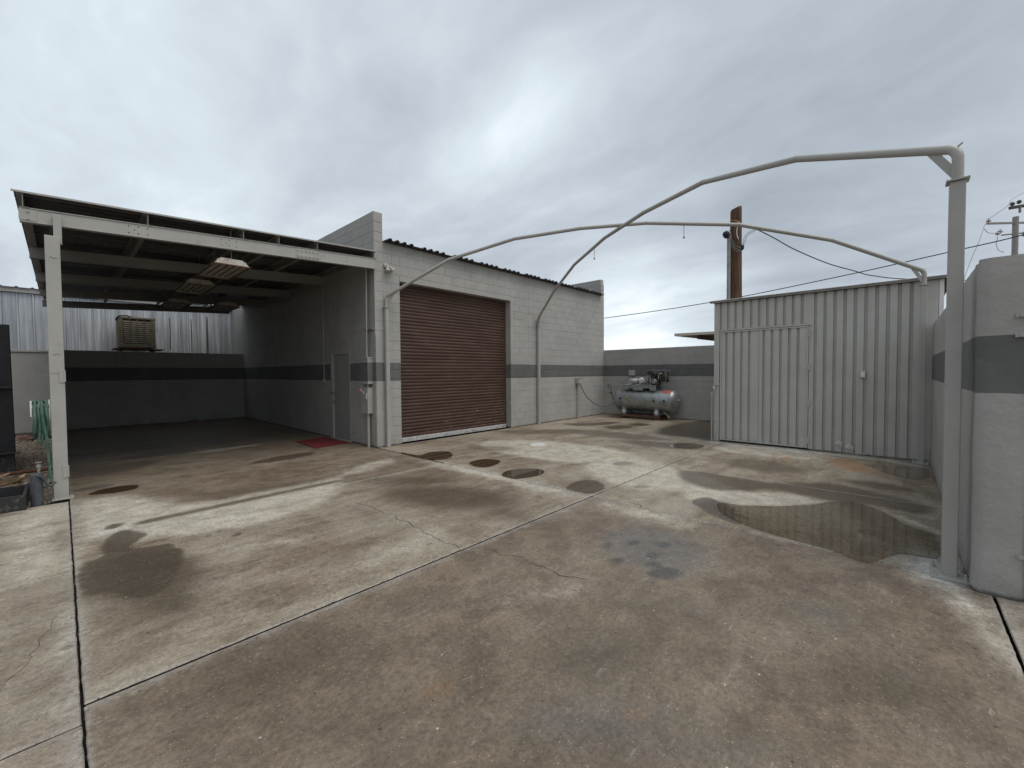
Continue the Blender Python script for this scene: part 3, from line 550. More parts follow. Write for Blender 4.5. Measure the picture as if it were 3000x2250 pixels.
('rust', 0.1, 0.9, [(4.3, -6.58), (4.2, -6.59), (4.11, -6.57), (4.05, -6.53), (4.04, -6.48), (4.07, -6.44), (4.15, -6.41), (4.26, -6.41), (4.35, -6.43), (4.41, -6.47), (4.42, -6.52), (4.38, -6.56)]),
('rust', 0.1, 0.7, [(4.58, -7.41), (4.5, -7.37), (4.46, -7.28), (4.47, -7.14), (4.52, -6.99), (4.61, -6.87), (4.72, -6.82), (4.81, -6.85), (4.85, -6.96), (4.84, -7.11), (4.78, -7.26), (4.69, -7.36)]),
('rust', 0.2, 0.5, [(3.62, -8.02), (3.49, -7.98), (3.42, -7.88), (3.42, -7.75), (3.51, -7.6), (3.66, -7.49), (3.84, -7.44), (3.98, -7.48), (4.06, -7.59), (4.04, -7.75), (3.94, -7.89), (3.78, -7.99)]),
('pale', 0.2, 0.7, [(4.81, -7.2), (4.52, -7.1), (4.27, -6.79), (4.12, -6.33), (4.09, -5.82), (4.23, -5.37), (4.5, -5.12), (4.84, -5.19), (5.14, -5.57), (5.29, -6.13), (5.26, -6.67), (5.08, -7.05)]),
('white', 0.3, 0.8, [(0.1, -7.89), (0.4, -8.0), (0.59, -8.17), (0.52, -8.24), (0.09, -8.35), (-0.42, -8.31), (-0.16, -8.14), (0.05, -8.0)]),
('white', 0.08, 0.6, [(5.35, -4.96), (5.39, -6.67), (5.3, -7.7), (5.04, -8.27), (4.72, -8.26), (4.95, -7.71), (5.0, -6.72), (4.96, -5.08)]),
('white', 0.2, 0.35, [(-0.02, -8.26), (-0.14, -8.36), (-0.23, -8.43), (-0.96, -8.43), (-0.53, -8.34), (-0.24, -8.15)]),
('damp', 0.5, 0.6, [(-1.72, -8.31), (-1.86, -8.24), (-1.97, -8.11), (-2.03, -7.94), (-2.02, -7.76), (-1.92, -7.61), (-1.75, -7.54), (-1.55, -7.61), (-1.4, -7.8), (-1.36, -8.03), (-1.42, -8.21), (-1.56, -8.31)]),
('damp', 0.5, 0.5, [(-0.88, -8.08), (-1.04, -8.02), (-1.22, -7.87), (-1.38, -7.67), (-1.49, -7.46), (-1.51, -7.29), (-1.44, -7.2), (-1.27, -7.24), (-1.06, -7.4), (-0.87, -7.64), (-0.77, -7.87), (-0.78, -8.03)]),
('damp', 0.5, 0.6, [(-3.14, -5.71), (-3.27, -5.86), (-3.5, -5.91), (-3.74, -5.88), (-3.94, -5.79), (-4.07, -5.65), (-4.12, -5.5), (-4.07, -5.35), (-3.91, -5.24), (-3.64, -5.22), (-3.36, -5.31), (-3.16, -5.5)]),
('damp', 0.6, 0.6, [(-3.21, -6.49), (-3.32, -6.5), (-3.5, -6.4), (-3.72, -6.23), (-3.92, -6.03), (-4.05, -5.84), (-4.1, -5.71), (-4.03, -5.67), (-3.85, -5.74), (-3.61, -5.92), (-3.37, -6.15), (-3.22, -6.37)]),
('damp', 0.5, 0.6, [(-2.4, -7.62), (-2.54, -7.56), (-2.77, -7.37), (-3.02, -7.11), (-3.26, -6.84), (-3.41, -6.6), (-3.44, -6.47), (-3.33, -6.5), (-3.09, -6.68), (-2.79, -6.97), (-2.53, -7.29), (-2.39, -7.53)]),
('pale', 0.5, 0.5, [(-1.75, -4.72), (-1.95, -4.87), (-2.27, -4.96), (-2.6, -4.98), (-2.87, -4.94), (-3.03, -4.85), (-3.06, -4.73), (-2.96, -4.61), (-2.71, -4.5), (-2.36, -4.44), (-2.0, -4.46), (-1.76, -4.56)]),
('pale', 0.5, 0.5, [(-1.8, -6.37), (-1.94, -6.39), (-2.15, -6.34), (-2.37, -6.23), (-2.55, -6.1), (-2.66, -5.97), (-2.67, -5.87), (-2.56, -5.84), (-2.37, -5.87), (-2.12, -5.98), (-1.9, -6.13), (-1.78, -6.28)]),
('damp', 0.144, 1.0, [(5.75, -0.6), (6.11, -0.78), (6.37, -1.03), (7.0, -1.31), (7.14, -1.69), (6.34, -1.69), (5.61, -1.24)]),
('wet', 0.12, 0.496, [(5.75, -0.6), (6.11, -0.78), (6.37, -1.03), (7.0, -1.31), (7.14, -1.69), (6.34, -1.69), (5.61, -1.24)]),
('damp', 0.144, 1.0, [(6.96, -2.07), (7.3, -2.22), (7.38, -2.45), (7.12, -2.7), (6.68, -2.58), (6.73, -2.29)]),
('wet', 0.12, 0.558, [(6.96, -2.07), (7.3, -2.22), (7.38, -2.45), (7.12, -2.7), (6.68, -2.58), (6.73, -2.29)]),
('damp', 0.18, 1.0, [(5.85, -1.87), (6.36, -1.9), (6.64, -2.18), (6.55, -2.54), (6.01, -2.56), (5.63, -2.31)]),
('wet', 0.15, 0.496, [(5.85, -1.87), (6.36, -1.9), (6.64, -2.18), (6.55, -2.54), (6.01, -2.56), (5.63, -2.31)]),
('damp', 0.36, 1.0, [(5.78, -3.42), (7.03, -3.12), (8.09, -3.18), (8.93, -3.38), (9.24, -3.76), (5.53, -4.9), (5.44, -4.58), (5.5, -4.17), (5.5, -3.76)]),
('wet', 0.3, 0.558, [(5.78, -3.42), (7.03, -3.12), (8.09, -3.18), (8.93, -3.38), (9.24, -3.76), (5.53, -4.9), (5.44, -4.58), (5.5, -4.17), (5.5, -3.76)]),
('wet', 0.05, 0.95, [(-4.38, -3.5), (-4.37, -3.19), (-4.31, -3.02), (-4.22, -2.96), (-4.21, -2.64), (-4.14, -2.37), (-4.03, -2.27), (-3.93, -2.46), (-3.9, -2.61), (-4.0, -2.74), (-4.02, -2.91), (-3.9, -3.01), (-3.79, -3.1), (-3.75, -3.4), (-3.84, -3.77), (-3.97, -4.08), (-4.11, -4.12), (-4.23, -3.83), (-4.34, -3.76)]),
('damp', 0.3, 1.0, [(-3.7, -3.99), (-3.78, -4.2), (-3.92, -4.27), (-4.09, -4.21), (-4.23, -4.04), (-4.34, -3.78), (-4.38, -3.48), (-4.34, -3.22), (-4.2, -3.08), (-4.0, -3.12), (-3.82, -3.34), (-3.7, -3.67)]),
('damp', 0.35, 1.0, [(-3.8, -4.38), (-3.86, -4.52), (-3.94, -4.56), (-4.02, -4.51), (-4.1, -4.38), (-4.15, -4.19), (-4.16, -3.98), (-4.12, -3.81), (-4.03, -3.73), (-3.93, -3.77), (-3.84, -3.94), (-3.8, -4.16)]),
('damp', 0.06, 0.75, [(-3.92, -2.06), (-3.5, -2.02), (-2.8, -1.97), (-1.8, -1.95), (-1.75, -2.09), (-2.85, -2.15), (-3.53, -2.19), (-3.9, -2.21)]),
('wet', 0.12, 0.8, [(0.65, -6.14), (0.94, -6.24), (0.82, -6.49), (0.71, -6.66), (0.17, -6.8), (0.24, -6.58), (0.42, -6.33)]),
('damp', 0.12, 1.0, [(0.78, -6.41), (0.85, -6.62), (0.98, -6.79), (1.1, -6.95), (1.27, -7.1), (1.43, -7.23), (1.66, -7.35), (1.81, -7.49), (1.84, -7.64), (1.64, -7.82), (1.26, -8.02), (1.1, -8.19), (0.77, -8.22), (0.45, -8.2), (0.38, -8.1), (0.33, -7.96), (0.02, -7.82), (-0.06, -7.74), (0.04, -7.55), (0.07, -7.38), (0.11, -7.2), (0.14, -7.01), (0.24, -6.78), (0.44, -6.54)]),
('pale', 0.35, 0.8, [(0.2, -7.98), (0.09, -8.21), (-0.21, -8.37), (-0.58, -8.43), (-1.06, -8.43), (-1.05, -8.34), (-0.5, -8.22), (-0.1, -8.01)]),
('haze', 0.35, 0.8, [(-2.62, -7.24), (-2.7, -7.23), (-2.83, -7.16), (-2.95, -7.05), (-3.05, -6.92), (-3.1, -6.8), (-3.08, -6.73), (-3.0, -6.72), (-2.88, -6.79), (-2.74, -6.92), (-2.63, -7.06), (-2.58, -7.18)]),
('haze', 0.35, 0.7, [(-2.45, -7.63), (-2.52, -7.6), (-2.64, -7.51), (-2.77, -7.38), (-2.89, -7.24), (-2.95, -7.13), (-2.96, -7.07), (-2.89, -7.09), (-2.76, -7.18), (-2.62, -7.32), (-2.5, -7.47), (-2.44, -7.58)]),
('haze', 0.3, 0.6, [(-1.21, -7.81), (-1.28, -7.78), (-1.33, -7.71), (-1.34, -7.61), (-1.31, -7.51), (-1.25, -7.43), (-1.16, -7.4), (-1.08, -7.43), (-1.02, -7.51), (-1.02, -7.62), (-1.06, -7.72), (-1.13, -7.79)]),
('rust', 0.1, 0.9, [(-2.66, -7.14), (-2.67, -7.14), (-2.7, -7.12), (-2.73, -7.1), (-2.75, -7.07), (-2.76, -7.05), (-2.75, -7.04), (-2.74, -7.04), (-2.71, -7.05), (-2.68, -7.08), (-2.66, -7.1), (-2.65, -7.13)]),
('rust', 0.08, 0.9, [(-3.04, -6.48), (-3.05, -6.49), (-3.06, -6.48), (-3.07, -6.48), (-3.07, -6.47), (-3.07, -6.46), (-3.07, -6.45), (-3.06, -6.45), (-3.05, -6.45), (-3.04, -6.45), (-3.04, -6.46), (-3.04, -6.47)]),
('rust', 0.12, 0.8, [(-3.12, -6.36), (-3.14, -6.37), (-3.17, -6.37), (-3.2, -6.37), (-3.23, -6.35), (-3.25, -6.33), (-3.25, -6.31), (-3.23, -6.3), (-3.21, -6.29), (-3.17, -6.3), (-3.14, -6.32), (-3.12, -6.34)]),
('oil', 0.12, 0.6, [(-2.9, -6.19), (-2.87, -6.28), (-2.95, -6.41), (-3.05, -6.52), (-3.16, -6.59), (-3.21, -6.59), (-3.08, -6.5), (-2.98, -6.38), (-2.93, -6.25)]),
('oil', 0.12, 0.5, [(-3.11, -6.01), (-3.1, -6.11), (-3.16, -6.22), (-3.24, -6.3), (-3.32, -6.31), (-3.23, -6.24), (-3.15, -6.13)]),
('damp', 0.15, 0.5079268705892295, [(-2.95, 0.75), (-3.02, 0.8), (-3.19, 0.81), (-3.41, 0.78), (-3.59, 0.72), (-3.65, 0.65), (-3.59, 0.59), (-3.41, 0.58), (-3.19, 0.61), (-3.02, 0.68)]),
('pale', 0.15, 0.7146720032699254, [(-1.42, 2.42), (-1.55, 2.51), (-1.9, 2.53), (-2.33, 2.46), (-2.67, 2.34), (-2.81, 2.21), (-2.67, 2.12), (-2.33, 2.11), (-1.9, 2.17), (-1.55, 2.29)]),
('damp', 0.15, 0.8315680195113677, [(-2.97, 1.33), (-3.0, 1.36), (-3.09, 1.37), (-3.2, 1.35), (-3.3, 1.31), (-3.33, 1.27), (-3.3, 1.25), (-3.2, 1.24), (-3.09, 1.25), (-3.0, 1.29)]),
('oil', 0.15, 0.5346873010539688, [(-0.9, 6.8), (-0.95, 6.84), (-1.06, 6.85), (-1.21, 6.83), (-1.32, 6.78), (-1.37, 6.73), (-1.32, 6.69), (-1.21, 6.67), (-1.06, 6.7), (-0.95, 6.74)]),
('wet', 0.15, 0.6119990381280964, [(-1.48, 5.71), (-1.56, 5.77), (-1.77, 5.79), (-2.03, 5.75), (-2.23, 5.67), (-2.31, 5.58), (-2.23, 5.52), (-2.03, 5.5), (-1.77, 5.54), (-1.56, 5.62)]),
('damp', 0.15, 0.8635481157658746, [(0.06, 7.02), (-0.07, 7.21), (-0.4, 7.29), (-0.82, 7.23), (-1.15, 7.05), (-1.28, 6.82), (-1.15, 6.62), (-0.82, 6.54), (-0.4, 6.6), (-0.07, 6.78)]),
('wet', 0.15, 0.669492431279756, [(-1.41, 7.57), (-1.53, 7.7), (-1.84, 7.75), (-2.21, 7.7), (-2.52, 7.56), (-2.64, 7.38), (-2.52, 7.25), (-2.21, 7.2), (-1.84, 7.26), (-1.53, 7.4)]),
('damp', 0.15, 0.532430184025532, [(-2.85, 3.77), (-2.9, 3.81), (-3.03, 3.82), (-3.18, 3.8), (-3.31, 3.75), (-3.36, 3.69), (-3.31, 3.64), (-3.18, 3.63), (-3.03, 3.66), (-2.9, 3.71)]),
('oil', 0.15, 0.5580251037993398, [(-2.02, 8.54), (-2.1, 8.65), (-2.31, 8.69), (-2.57, 8.65), (-2.78, 8.54), (-2.86, 8.41), (-2.78, 8.31), (-2.57, 8.27), (-2.31, 8.31), (-2.1, 8.41)]),
('wet', 0.15, 0.6105219339838732, [(-0.99, 0.48), (-1.11, 0.64), (-1.44, 0.7), (-1.84, 0.64), (-2.17, 0.48), (-2.29, 0.28), (-2.17, 0.12), (-1.84, 0.06), (-1.44, 0.12), (-1.11, 0.28)]),
('oil', 0.15, 0.5403917754871438, [(-2.54, 6.34), (-2.6, 6.42), (-2.75, 6.44), (-2.94, 6.41), (-3.1, 6.34), (-3.15, 6.25), (-3.1, 6.18), (-2.94, 6.15), (-2.75, 6.18), (-2.6, 6.26)]),
('damp', 0.15, 0.5488581607671588, [(-3.4, 1.88), (-3.51, 2.01), (-3.79, 2.07), (-4.14, 2.01), (-4.42, 1.88), (-4.53, 1.71), (-4.42, 1.57), (-4.14, 1.52), (-3.79, 1.57), (-3.51, 1.71)]),
('damp', 0.15, 0.858371111644729, [(-0.51, 2.35), (-0.54, 2.38), (-0.61, 2.39), (-0.69, 2.37), (-0.76, 2.34), (-0.78, 2.31), (-0.76, 2.28), (-0.69, 2.28), (-0.61, 2.29), (-0.54, 2.32)]),
('oil', 0.15, 0.6286704479634964, [(0.1, 6.29), (-0.02, 6.38), (-0.36, 6.39), (-0.78, 6.33), (-1.12, 6.21), (-1.25, 6.09), (-1.12, 6.01), (-0.78, 6.0), (-0.36, 6.06), (-0.02, 6.17)]),
('damp', 0.15, 0.6173641014627506, [(-3.0, 5.56), (-3.12, 5.75), (-3.43, 5.83), (-3.81, 5.77), (-4.12, 5.6), (-4.24, 5.38), (-4.12, 5.19), (-3.81, 5.12), (-3.43, 5.17), (-3.12, 5.35)]),
('damp', 0.15, 0.6325228916796746, [(-3.27, 3.69), (-3.31, 3.73), (-3.41, 3.75), (-3.53, 3.73), (-3.63, 3.68), (-3.67, 3.63), (-3.63, 3.59), (-3.53, 3.58), (-3.41, 3.6), (-3.31, 3.64)]),
('oil', 0.15, 0.8988741048882432, [(-3.95, 0.22), (-3.99, 0.28), (-4.1, 0.31), (-4.23, 0.29), (-4.34, 0.23), (-4.38, 0.16), (-4.34, 0.1), (-4.23, 0.07), (-4.1, 0.09), (-3.99, 0.15)]),
('damp', 0.15, 0.5237358095115697, [(-1.79, 3.66), (-1.83, 3.73), (-1.95, 3.76), (-2.1, 3.74), (-2.22, 3.67), (-2.27, 3.59), (-2.22, 3.51), (-2.1, 3.48), (-1.95, 3.5), (-1.83, 3.57)]),
('damp', 0.15, 0.7184920176585543, [(-3.48, 1.34), (-3.58, 1.42), (-3.83, 1.44), (-4.15, 1.39), (-4.4, 1.3), (-4.5, 1.19), (-4.4, 1.11), (-4.15, 1.1), (-3.83, 1.14), (-3.58, 1.24)]),
('oil', 0.15, 0.8095168501046471, [(-1.85, 2.62), (-1.87, 2.66), (-1.94, 2.68), (-2.03, 2.66), (-2.1, 2.62), (-2.13, 2.58), (-2.1, 2.53), (-2.03, 2.52), (-1.94, 2.53), (-1.87, 2.57)]),
('wet', 0.15, 0.6967754633333361, [(-2.25, 8.45), (-2.32, 8.52), (-2.52, 8.54), (-2.77, 8.5), (-2.97, 8.42), (-3.04, 8.33), (-2.97, 8.27), (-2.77, 8.25), (-2.52, 8.28), (-2.32, 8.36)]),
('damp', 0.15, 0.6994318878284398, [(-2.87, 3.73), (-2.97, 3.84), (-3.21, 3.87), (-3.52, 3.82), (-3.77, 3.71), (-3.86, 3.58), (-3.77, 3.48), (-3.52, 3.45), (-3.21, 3.49), (-2.97, 3.6)]),
('damp', 0.15, 0.6668538864544318, [(-3.82, 2.05), (-3.87, 2.09), (-4.0, 2.11), (-4.16, 2.08), (-4.29, 2.03), (-4.34, 1.97), (-4.29, 1.93), (-4.16, 1.92), (-4.0, 1.95), (-3.87, 2.0)]),
('damp', 0.15, 0.8962282853415877, [(-2.57, 2.72), (-2.69, 2.84), (-3.01, 2.88), (-3.4, 2.82), (-3.72, 2.69), (-3.84, 2.53), (-3.72, 2.42), (-3.4, 2.38), (-3.01, 2.44), (-2.69, 2.57)]),
('damp', 0.15, 0.6977152090891382, [(-2.17, 7.71), (-2.26, 7.85), (-2.51, 7.91), (-2.82, 7.87), (-3.07, 7.73), (-3.17, 7.56), (-3.07, 7.42), (-2.82, 7.36), (-2.51, 7.41), (-2.26, 7.54)]),
('damp', 0.15, 0.6346358337885281, [(-3.22, 1.73), (-3.34, 1.92), (-3.65, 2.0), (-4.04, 1.94), (-4.35, 1.77), (-4.47, 1.54), (-4.35, 1.35), (-4.04, 1.27), (-3.65, 1.33), (-3.34, 1.5)]),
]
CRACKS = [[(-2.04, -3.1), (-2.02, -3.46), (-2.01, -3.83), (-2.02, -4.14), (-2.05, -4.47), (-2.04, -4.69), (-2.08, -4.92), (-2.06, -5.06), (-2.06, -5.17)], [(-1.91, -5.23), (-1.9, -5.42), (-1.86, -5.57), (-1.86, -5.78), (-1.86, -5.92), (-1.86, -6.06), (-1.84, -6.17), (-1.81, -6.29), (-1.78, -6.37)], [(0.11, -5.18), (0.09, -5.45), (0.11, -5.68), (0.03, -5.89), (-0.09, -6.1)], [(0.06, -5.47), (0.2, -5.52), (0.18, -5.68), (-0.02, -5.88)], [(-3.94, -2.47), (-3.5, -2.48), (-2.93, -2.63), (-2.23, -2.69), (-1.44, -2.77), (-0.95, -2.88)], [(0.43, -3.32), (0.83, -3.32), (1.23, -3.5), (1.91, -3.5), (2.52, -3.51)], [(2.06, -8.18), (1.68, -8.02), (1.58, -7.82)], [(-4.66, -4.76), (-4.59, -4.45), (-4.47, -3.92)], [(-0.16, -3.03), (-0.22, -3.61), (-0.22, -4.16), (-0.17, -4.56)], [(-4.14, -2.43), (-3.96, -2.27), (-3.64, -1.77), (-3.22, -1.16)]]

# ------------------------------------------------------------------ ground and yard slabs
def sdf(P, poly):
    """signed distance of points P (n,2) to polygon, negative inside"""
    poly = np.array(poly); n = len(poly); dmin = np.full(len(P), 1e9); inside = np.zeros(len(P), bool)
    for i in range(n):
        a = poly[i]; b = poly[(i + 1) % n]; ab = b - a; ap = P - a
        h = np.clip((ap @ ab) / max(ab @ ab, 1e-9), 0, 1)
        dmin = np.minimum(dmin, np.hypot(*(ap - h[:, None] * ab).T))
        c = ((a[1] > P[:, 1]) != (b[1] > P[:, 1]))
        with np.errstate(divide='ignore', invalid='ignore'):
            xx = (b[0] - a[0]) * (P[:, 1] - a[1]) / (b[1] - a[1] + 1e-12) + a[0]
        inside ^= c & (P[:, 0] < xx)
    return np.where(inside, -dmin, dmin)
def smooth_poly(poly):
    q = np.array(poly); o_ = []
    for i in range(len(q)):
        p0_, p1_, p2_, p3_ = q[i - 1], q[i], q[(i + 1) % len(q)], q[(i + 2) % len(q)]
        for u in (0, .25, .5, .75): o_.append(.5 * (2 * p1_ + (p2_ - p0_) * u + (2 * p0_ - 5 * p1_ + 4 * p2_ - p3_) * u * u + (3 * p1_ - p0_ - 3 * p2_ + p3_) * u ** 3))
    return np.array(o_)
HALO = [('damp', .10, .8, P_) for k_, P_ in PUDDLES.items() if k_ not in ('big', 'shed')]
STAINS_S = [(k, soft * (.65 if soft >= .3 else 2.4 if k == 'wet' and soft < .1 else 1), min(1, st * 1.1), smooth_poly(p)) for k, soft, st, p in STAINS + HALO]
KINDS = ['damp', 'pale', 'oil', 'haze', 'rust', 'white', 'wet', 'edge', 'tone']
def attrs(me, x0=None, x1=None, y0=None, y1=None, tone=.5, ew=(.1, .1, .1, .1)):
    n = len(me.vertices); co = np.empty(n * 3, np.float32); me.vertices.foreach_get('co', co); P = co.reshape(-1, 3)[:, :2].astype(float)
    A = {k: np.zeros(n) for k in KINDS}
    for k, soft, st, poly in STAINS_S:
        q = poly; lo = q.min(0) - soft - .3; hi = q.max(0) + soft + .3
        sel = ((P >= lo) & (P <= hi)).all(1)
        if not sel.any(): continue
        v = np.clip(.5 - sdf(P[sel], poly) / (2 * soft), 0, 1) * st
        A[k][sel] = np.maximum(A[k][sel], v)
    A['tone'][:] = tone
    if x0 is not None:
        for dd, wd in zip((P[:, 0] - x0, x1 - P[:, 0], P[:, 1] - y0, y1 - P[:, 1]), ew):
            if wd > 0: A['edge'] = np.maximum(A['edge'], np.clip(1 - dd / wd, 0, 1))
    for k in KINDS:
        a = me.attributes.new(k, 'FLOAT', 'POINT'); a.data.foreach_set('value', A[k].astype(np.float32))
def grid_slab(x0, x1, y0, y1, cell, tone, ew, top=0.0, ch=.006, deep=.07):
    nx = max(2, int((x1 - x0) / cell)); ny = max(2, int((y1 - y0) / cell))
    xs = np.concatenate([[x0], np.linspace(x0 + ch, x1 - ch, nx), [x1]]); ys = np.concatenate([[y0], np.linspace(y0 + ch, y1 - ch, ny), [y1]])
    X, Y = np.meshgrid(xs, ys); Z = np.full_like(X, top); Z[0] = Z[-1] = top - ch; Z[:, 0] = Z[:, -1] = top - ch
    rs = np.random.RandomState(int(abs(x0 * 31 + y0 * 17)) + 3)
    jx = rs.normal(0, .0012, len(ys)); jy = rs.normal(0, .0012, len(xs))
    X[:, 0] += jx; X[:, -1] += jx; Y[0] += jy; Y[-1] += jy
    V = np.stack([X, Y, Z], -1).reshape(-1, 3); w_ = len(xs); h_ = len(ys)
    idx = np.arange(w_ * h_).reshape(h_, w_)
    F = np.stack([idx[:-1, :-1], idx[:-1, 1:], idx[1:, 1:], idx[1:, :-1]], -1).reshape(-1, 4)
    ring = list(idx[0]) + list(idx[1:, -1]) + list(idx[-1, -2::-1]) + list(idx[-2:0:-1, 0])
    low = V[ring].copy(); low[:, 2] = top - deep; b = len(V); m_ = len(ring)
    V = np.concatenate([V, low]); 
    F2 = np.array([(ring[i], b + i, b + (i + 1) % m_, ring[(i + 1) % m_]) for i in range(m_)])
    F = np.concatenate([F, F2])
    me = bpy.data.meshes.new('slab'); me.from_pydata(V.tolist(), [], F.tolist()); me.materials.append(M['conc'])
    attrs(me, x0, x1, y0, y1, tone, ew); me.update()
    return me
g = MB(); g.add([(-400, -400, -.14), (400, -400, -.14), (400, 400, -.14), (-400, 400, -.14)], [(0, 1, 2, 3)])
o = g.build('ground', M['dirt']); tag(o, 'brown stony dirt ground around and beyond the yard', kind='structure')
sb = MB().box(-12, 9.3, -14, 9.3, -.12, -.05)
M['filler'] = simple('joint_dirt', (.022, .017, .013), 1, 0, .4, 12, .2)
pave = sb.build('yard_pavement', M['filler']); tag(pave, 'stained brown and grey concrete paving of the yard, cut by straight joints', kind='structure')
pave.location = (pave.location.x, pave.location.y, pave.location.z)
def slab(*a, label=None):
    me = grid_slab(*a); o = bpy.data.objects.new('slab', me); COL.objects.link(o); o.parent = pave
    o.location = -Vector(pave.location); tag(o, label)
slab(-4.390, .022, -5.142, -2.253, .045, .35, (.10, .30, .10, .1))
slab(-4.390, -.004, -2.247, 9.18, .07, .8, (.07, 0, .10, 0))
slab(-4.390, .024, -8.43, -5.163, .04, .95, (.05, .10, .10, .18))
slab(.036, 2.262, -8.36, -5.160, .04, .25, (.08, .06, 0, .06))
slab(2.270, 5.55, -8.36, -5.160, .05, .15, (.08, 0, 0, .06))
slab(.034, 9.2, -5.145, -.004, .05, .30, (.16, 0, .04, .14))
slab(-11, -4.400, -3.194, -.47, .06, .12, (0, .12, .05, .1))
slab(-11, -4.400, -5.294, -3.206, .06, .45, (0, .2, .05, .08))
slab(-11, -4.400, -9.6, -5.306, .06, .55, (0, .14, 0, .05))
slab(-4.390, 6, -13, -8.445, .09, .5, (0, 0, 0, .5))
# puddles
pl_lab = dict(big='largest shallow puddle, mirroring the ribbed metal shed', shed='puddle in the corner between the shed and the right wall',
              p3='long tailed puddle just outside the roll-up door', p4='small oval puddle, second out from the roll-up door',
              p5='dark pointed oval puddle on the joint line, third out from the roll-up door', p6='round puddle where the two long joints cross',
              p7='thin puddle on the joint near the near left corner of the shed', f1='long thin puddle at the foot of the block wall by the outlet pipe',
              f2='thin puddle in front of the compressor pallet', f3='small puddle between the outlet pipe and the compressor',
              f4='broad wet patch between compressor and shed', car='long flat puddle just behind the left carport post')
def noise1(i, s): return math.sin(i * 1.7 + s) * .5 + math.sin(i * 3.1 + 2 * s) * .3 + math.sin(i * 5.3 + s * 3) * .2
for pi_, (k, poly) in enumerate(PUDDLES.items()):
    q = [Vector((x, y, 0)) for x, y in poly]; n = len(q); pts = []
    # orientation
    area = sum(q[i].x * q[(i + 1) % n].y - q[(i + 1) % n].x * q[i].y for i in range(n))
    if area < 0: q.reverse()
    L_ = sum((q[i] - q[(i + 1) % n]).length for i in range(n)); amp = min(.007, L_ * .002)
    for i in range(n):                                 # Catmull-Rom outline with small wobble
        p0_, p1_, p2_, p3_ = q[i - 1], q[i], q[(i + 1) % n], q[(i + 2) % n]
        for s_ in range(8):
            u = s_ / 8; v = .5 * ((2 * p1_) + (p2_ - p0_) * u + (2 * p0_ - 5 * p1_ + 4 * p2_ - p3_) * u * u + (3 * p1_ - p0_ - 3 * p2_ + p3_) * u ** 3)
            dd = (p2_ - p1_); nn = Vector((dd.y, -dd.x, 0)).normalized() if dd.length > 1e-6 else Vector((0, 0, 0))
            pts.append(v + nn * amp * noise1((i * 8 + s_) * .9, pi_))
    me = bpy.data.meshes.new('puddle'); c = sum(pts, Vector()) / len(pts)
    me.from_pydata([(x.x, x.y, .0025) for x in pts], [], [tuple(range(len(pts)))]); me.materials.append(M['puddle'])
    attrs(me, tone=dict(big=.12, shed=.2, p6=.55, p7=.5).get(k, .85))
    o = bpy.data.objects.new('puddle', me); COL.objects.link(o)
    tag(o, pl_lab[k], kind='structure')
# cracks: fine ragged open lines
from mathutils import noise as mn
ck = MB()
for ci, line in enumerate(CRACKS):
    P_ = []
    for i in range(len(line) - 1):
        a = Vector((*line[i], 0)); b_ = Vector((*line[i + 1], 0)); m_ = max(3, int((b_ - a).length / .025))
        for s_ in range(m_): P_.append(a.lerp(b_, s_ / m_))
    P_.append(Vector((*line[-1], 0))); L = []; R_ = []
    for i, q in enumerate(P_):
        t_ = (P_[min(i + 1, len(P_) - 1)] - P_[max(i - 1, 0)]).normalized(); nn = Vector((-t_.y, t_.x, 0))
        off = (mn.noise(q * 7 + Vector((0, 0, ci))) * .05 + mn.noise(q * 30) * .016) * (1 if 0 < i < len(P_) - 1 else 0)
        wd = max(.0004, (.0028 + .003 * mn.noise(q * 9 + Vector((3, 3, ci)))) * (1 if ci < 4 else .45)) * min(1, i / 5, (len(P_) - 1 - i) / 5 + .05)
        L.append(q + nn * (off + wd)); R_.append(q + nn * (off - wd))
    b0 = len(ck.v)
    ck.v += [(x.x, x.y, .0012) for x in L] + [(x.x, x.y, .0012) for x in R_]; m_ = len(L)
    ck.f += [(b0 + m_ + i, b0 + m_ + i + 1, b0 + i + 1, b0 + i) for i in range(m_ - 1)]
o = ck.build('crack', M['crack'], pave); tag(o, kind='stuff')
# grit and small stones scattered on the slabs
rs = random.Random(5); pb = MB(); pd_ = MB()
for i in range(420):
    if i < 240: x, y = rs.uniform(-3.6, 0.6), rs.uniform(-8.2, -5.4)
    elif i < 320: x, y = rs.uniform(-6, .0), rs.uniform(-5, -1)
    else: x, y = rs.uniform(.1, 5), rs.uniform(-8, -1)
    r_ = rs.uniform(.001, .0028) * (1.6 if rs.random() < .1 else 1); T = pb if rs.random() < .45 else pd_
    vs_ = [(x + math.cos(a) * r_ * rs.uniform(.7, 1.3), y + math.sin(a) * r_ * rs.uniform(.7, 1.3), .0005) for a in (0, 1.25, 2.5, 3.8, 5)]
    T.add(vs_ + [(x, y, r_ * .9)], [(i2, (i2 + 1) % 5, 5) for i2 in range(5)])
for i in range(520):
    k_ = rs.random(); o_ = rs.gauss(0, .012)
    if k_ < .4: x, y = rs.uniform(-4.38, 3), -5.152 + o_
    elif k_ < .8: x, y = -4.395 + o_, rs.uniform(-6.5, -.4)
    else: x, y = .03 + o_, rs.uniform(-8.2, -2)
    r_ = rs.uniform(.0015, .005)
    vs_ = [(x + math.cos(a_) * r_ * rs.uniform(.6, 1.4), y + math.sin(a_) * r_ * rs.uniform(.6, 1.4), -.006) for a_ in (0, 1.25, 2.5, 3.8, 5)]
    pd_.add(vs_ + [(x, y, r_ * .7)], [(i2, (i2 + 1) % 5, 5) for i2 in range(5)])
M['pebble'] = simple('pale_grit', (.30, .275, .23), .9, 0, .3, 40, 0); M['pebdark'] = simple('dark_grit', (.04, .033, .028), .9, 0, .2, 40, 0)
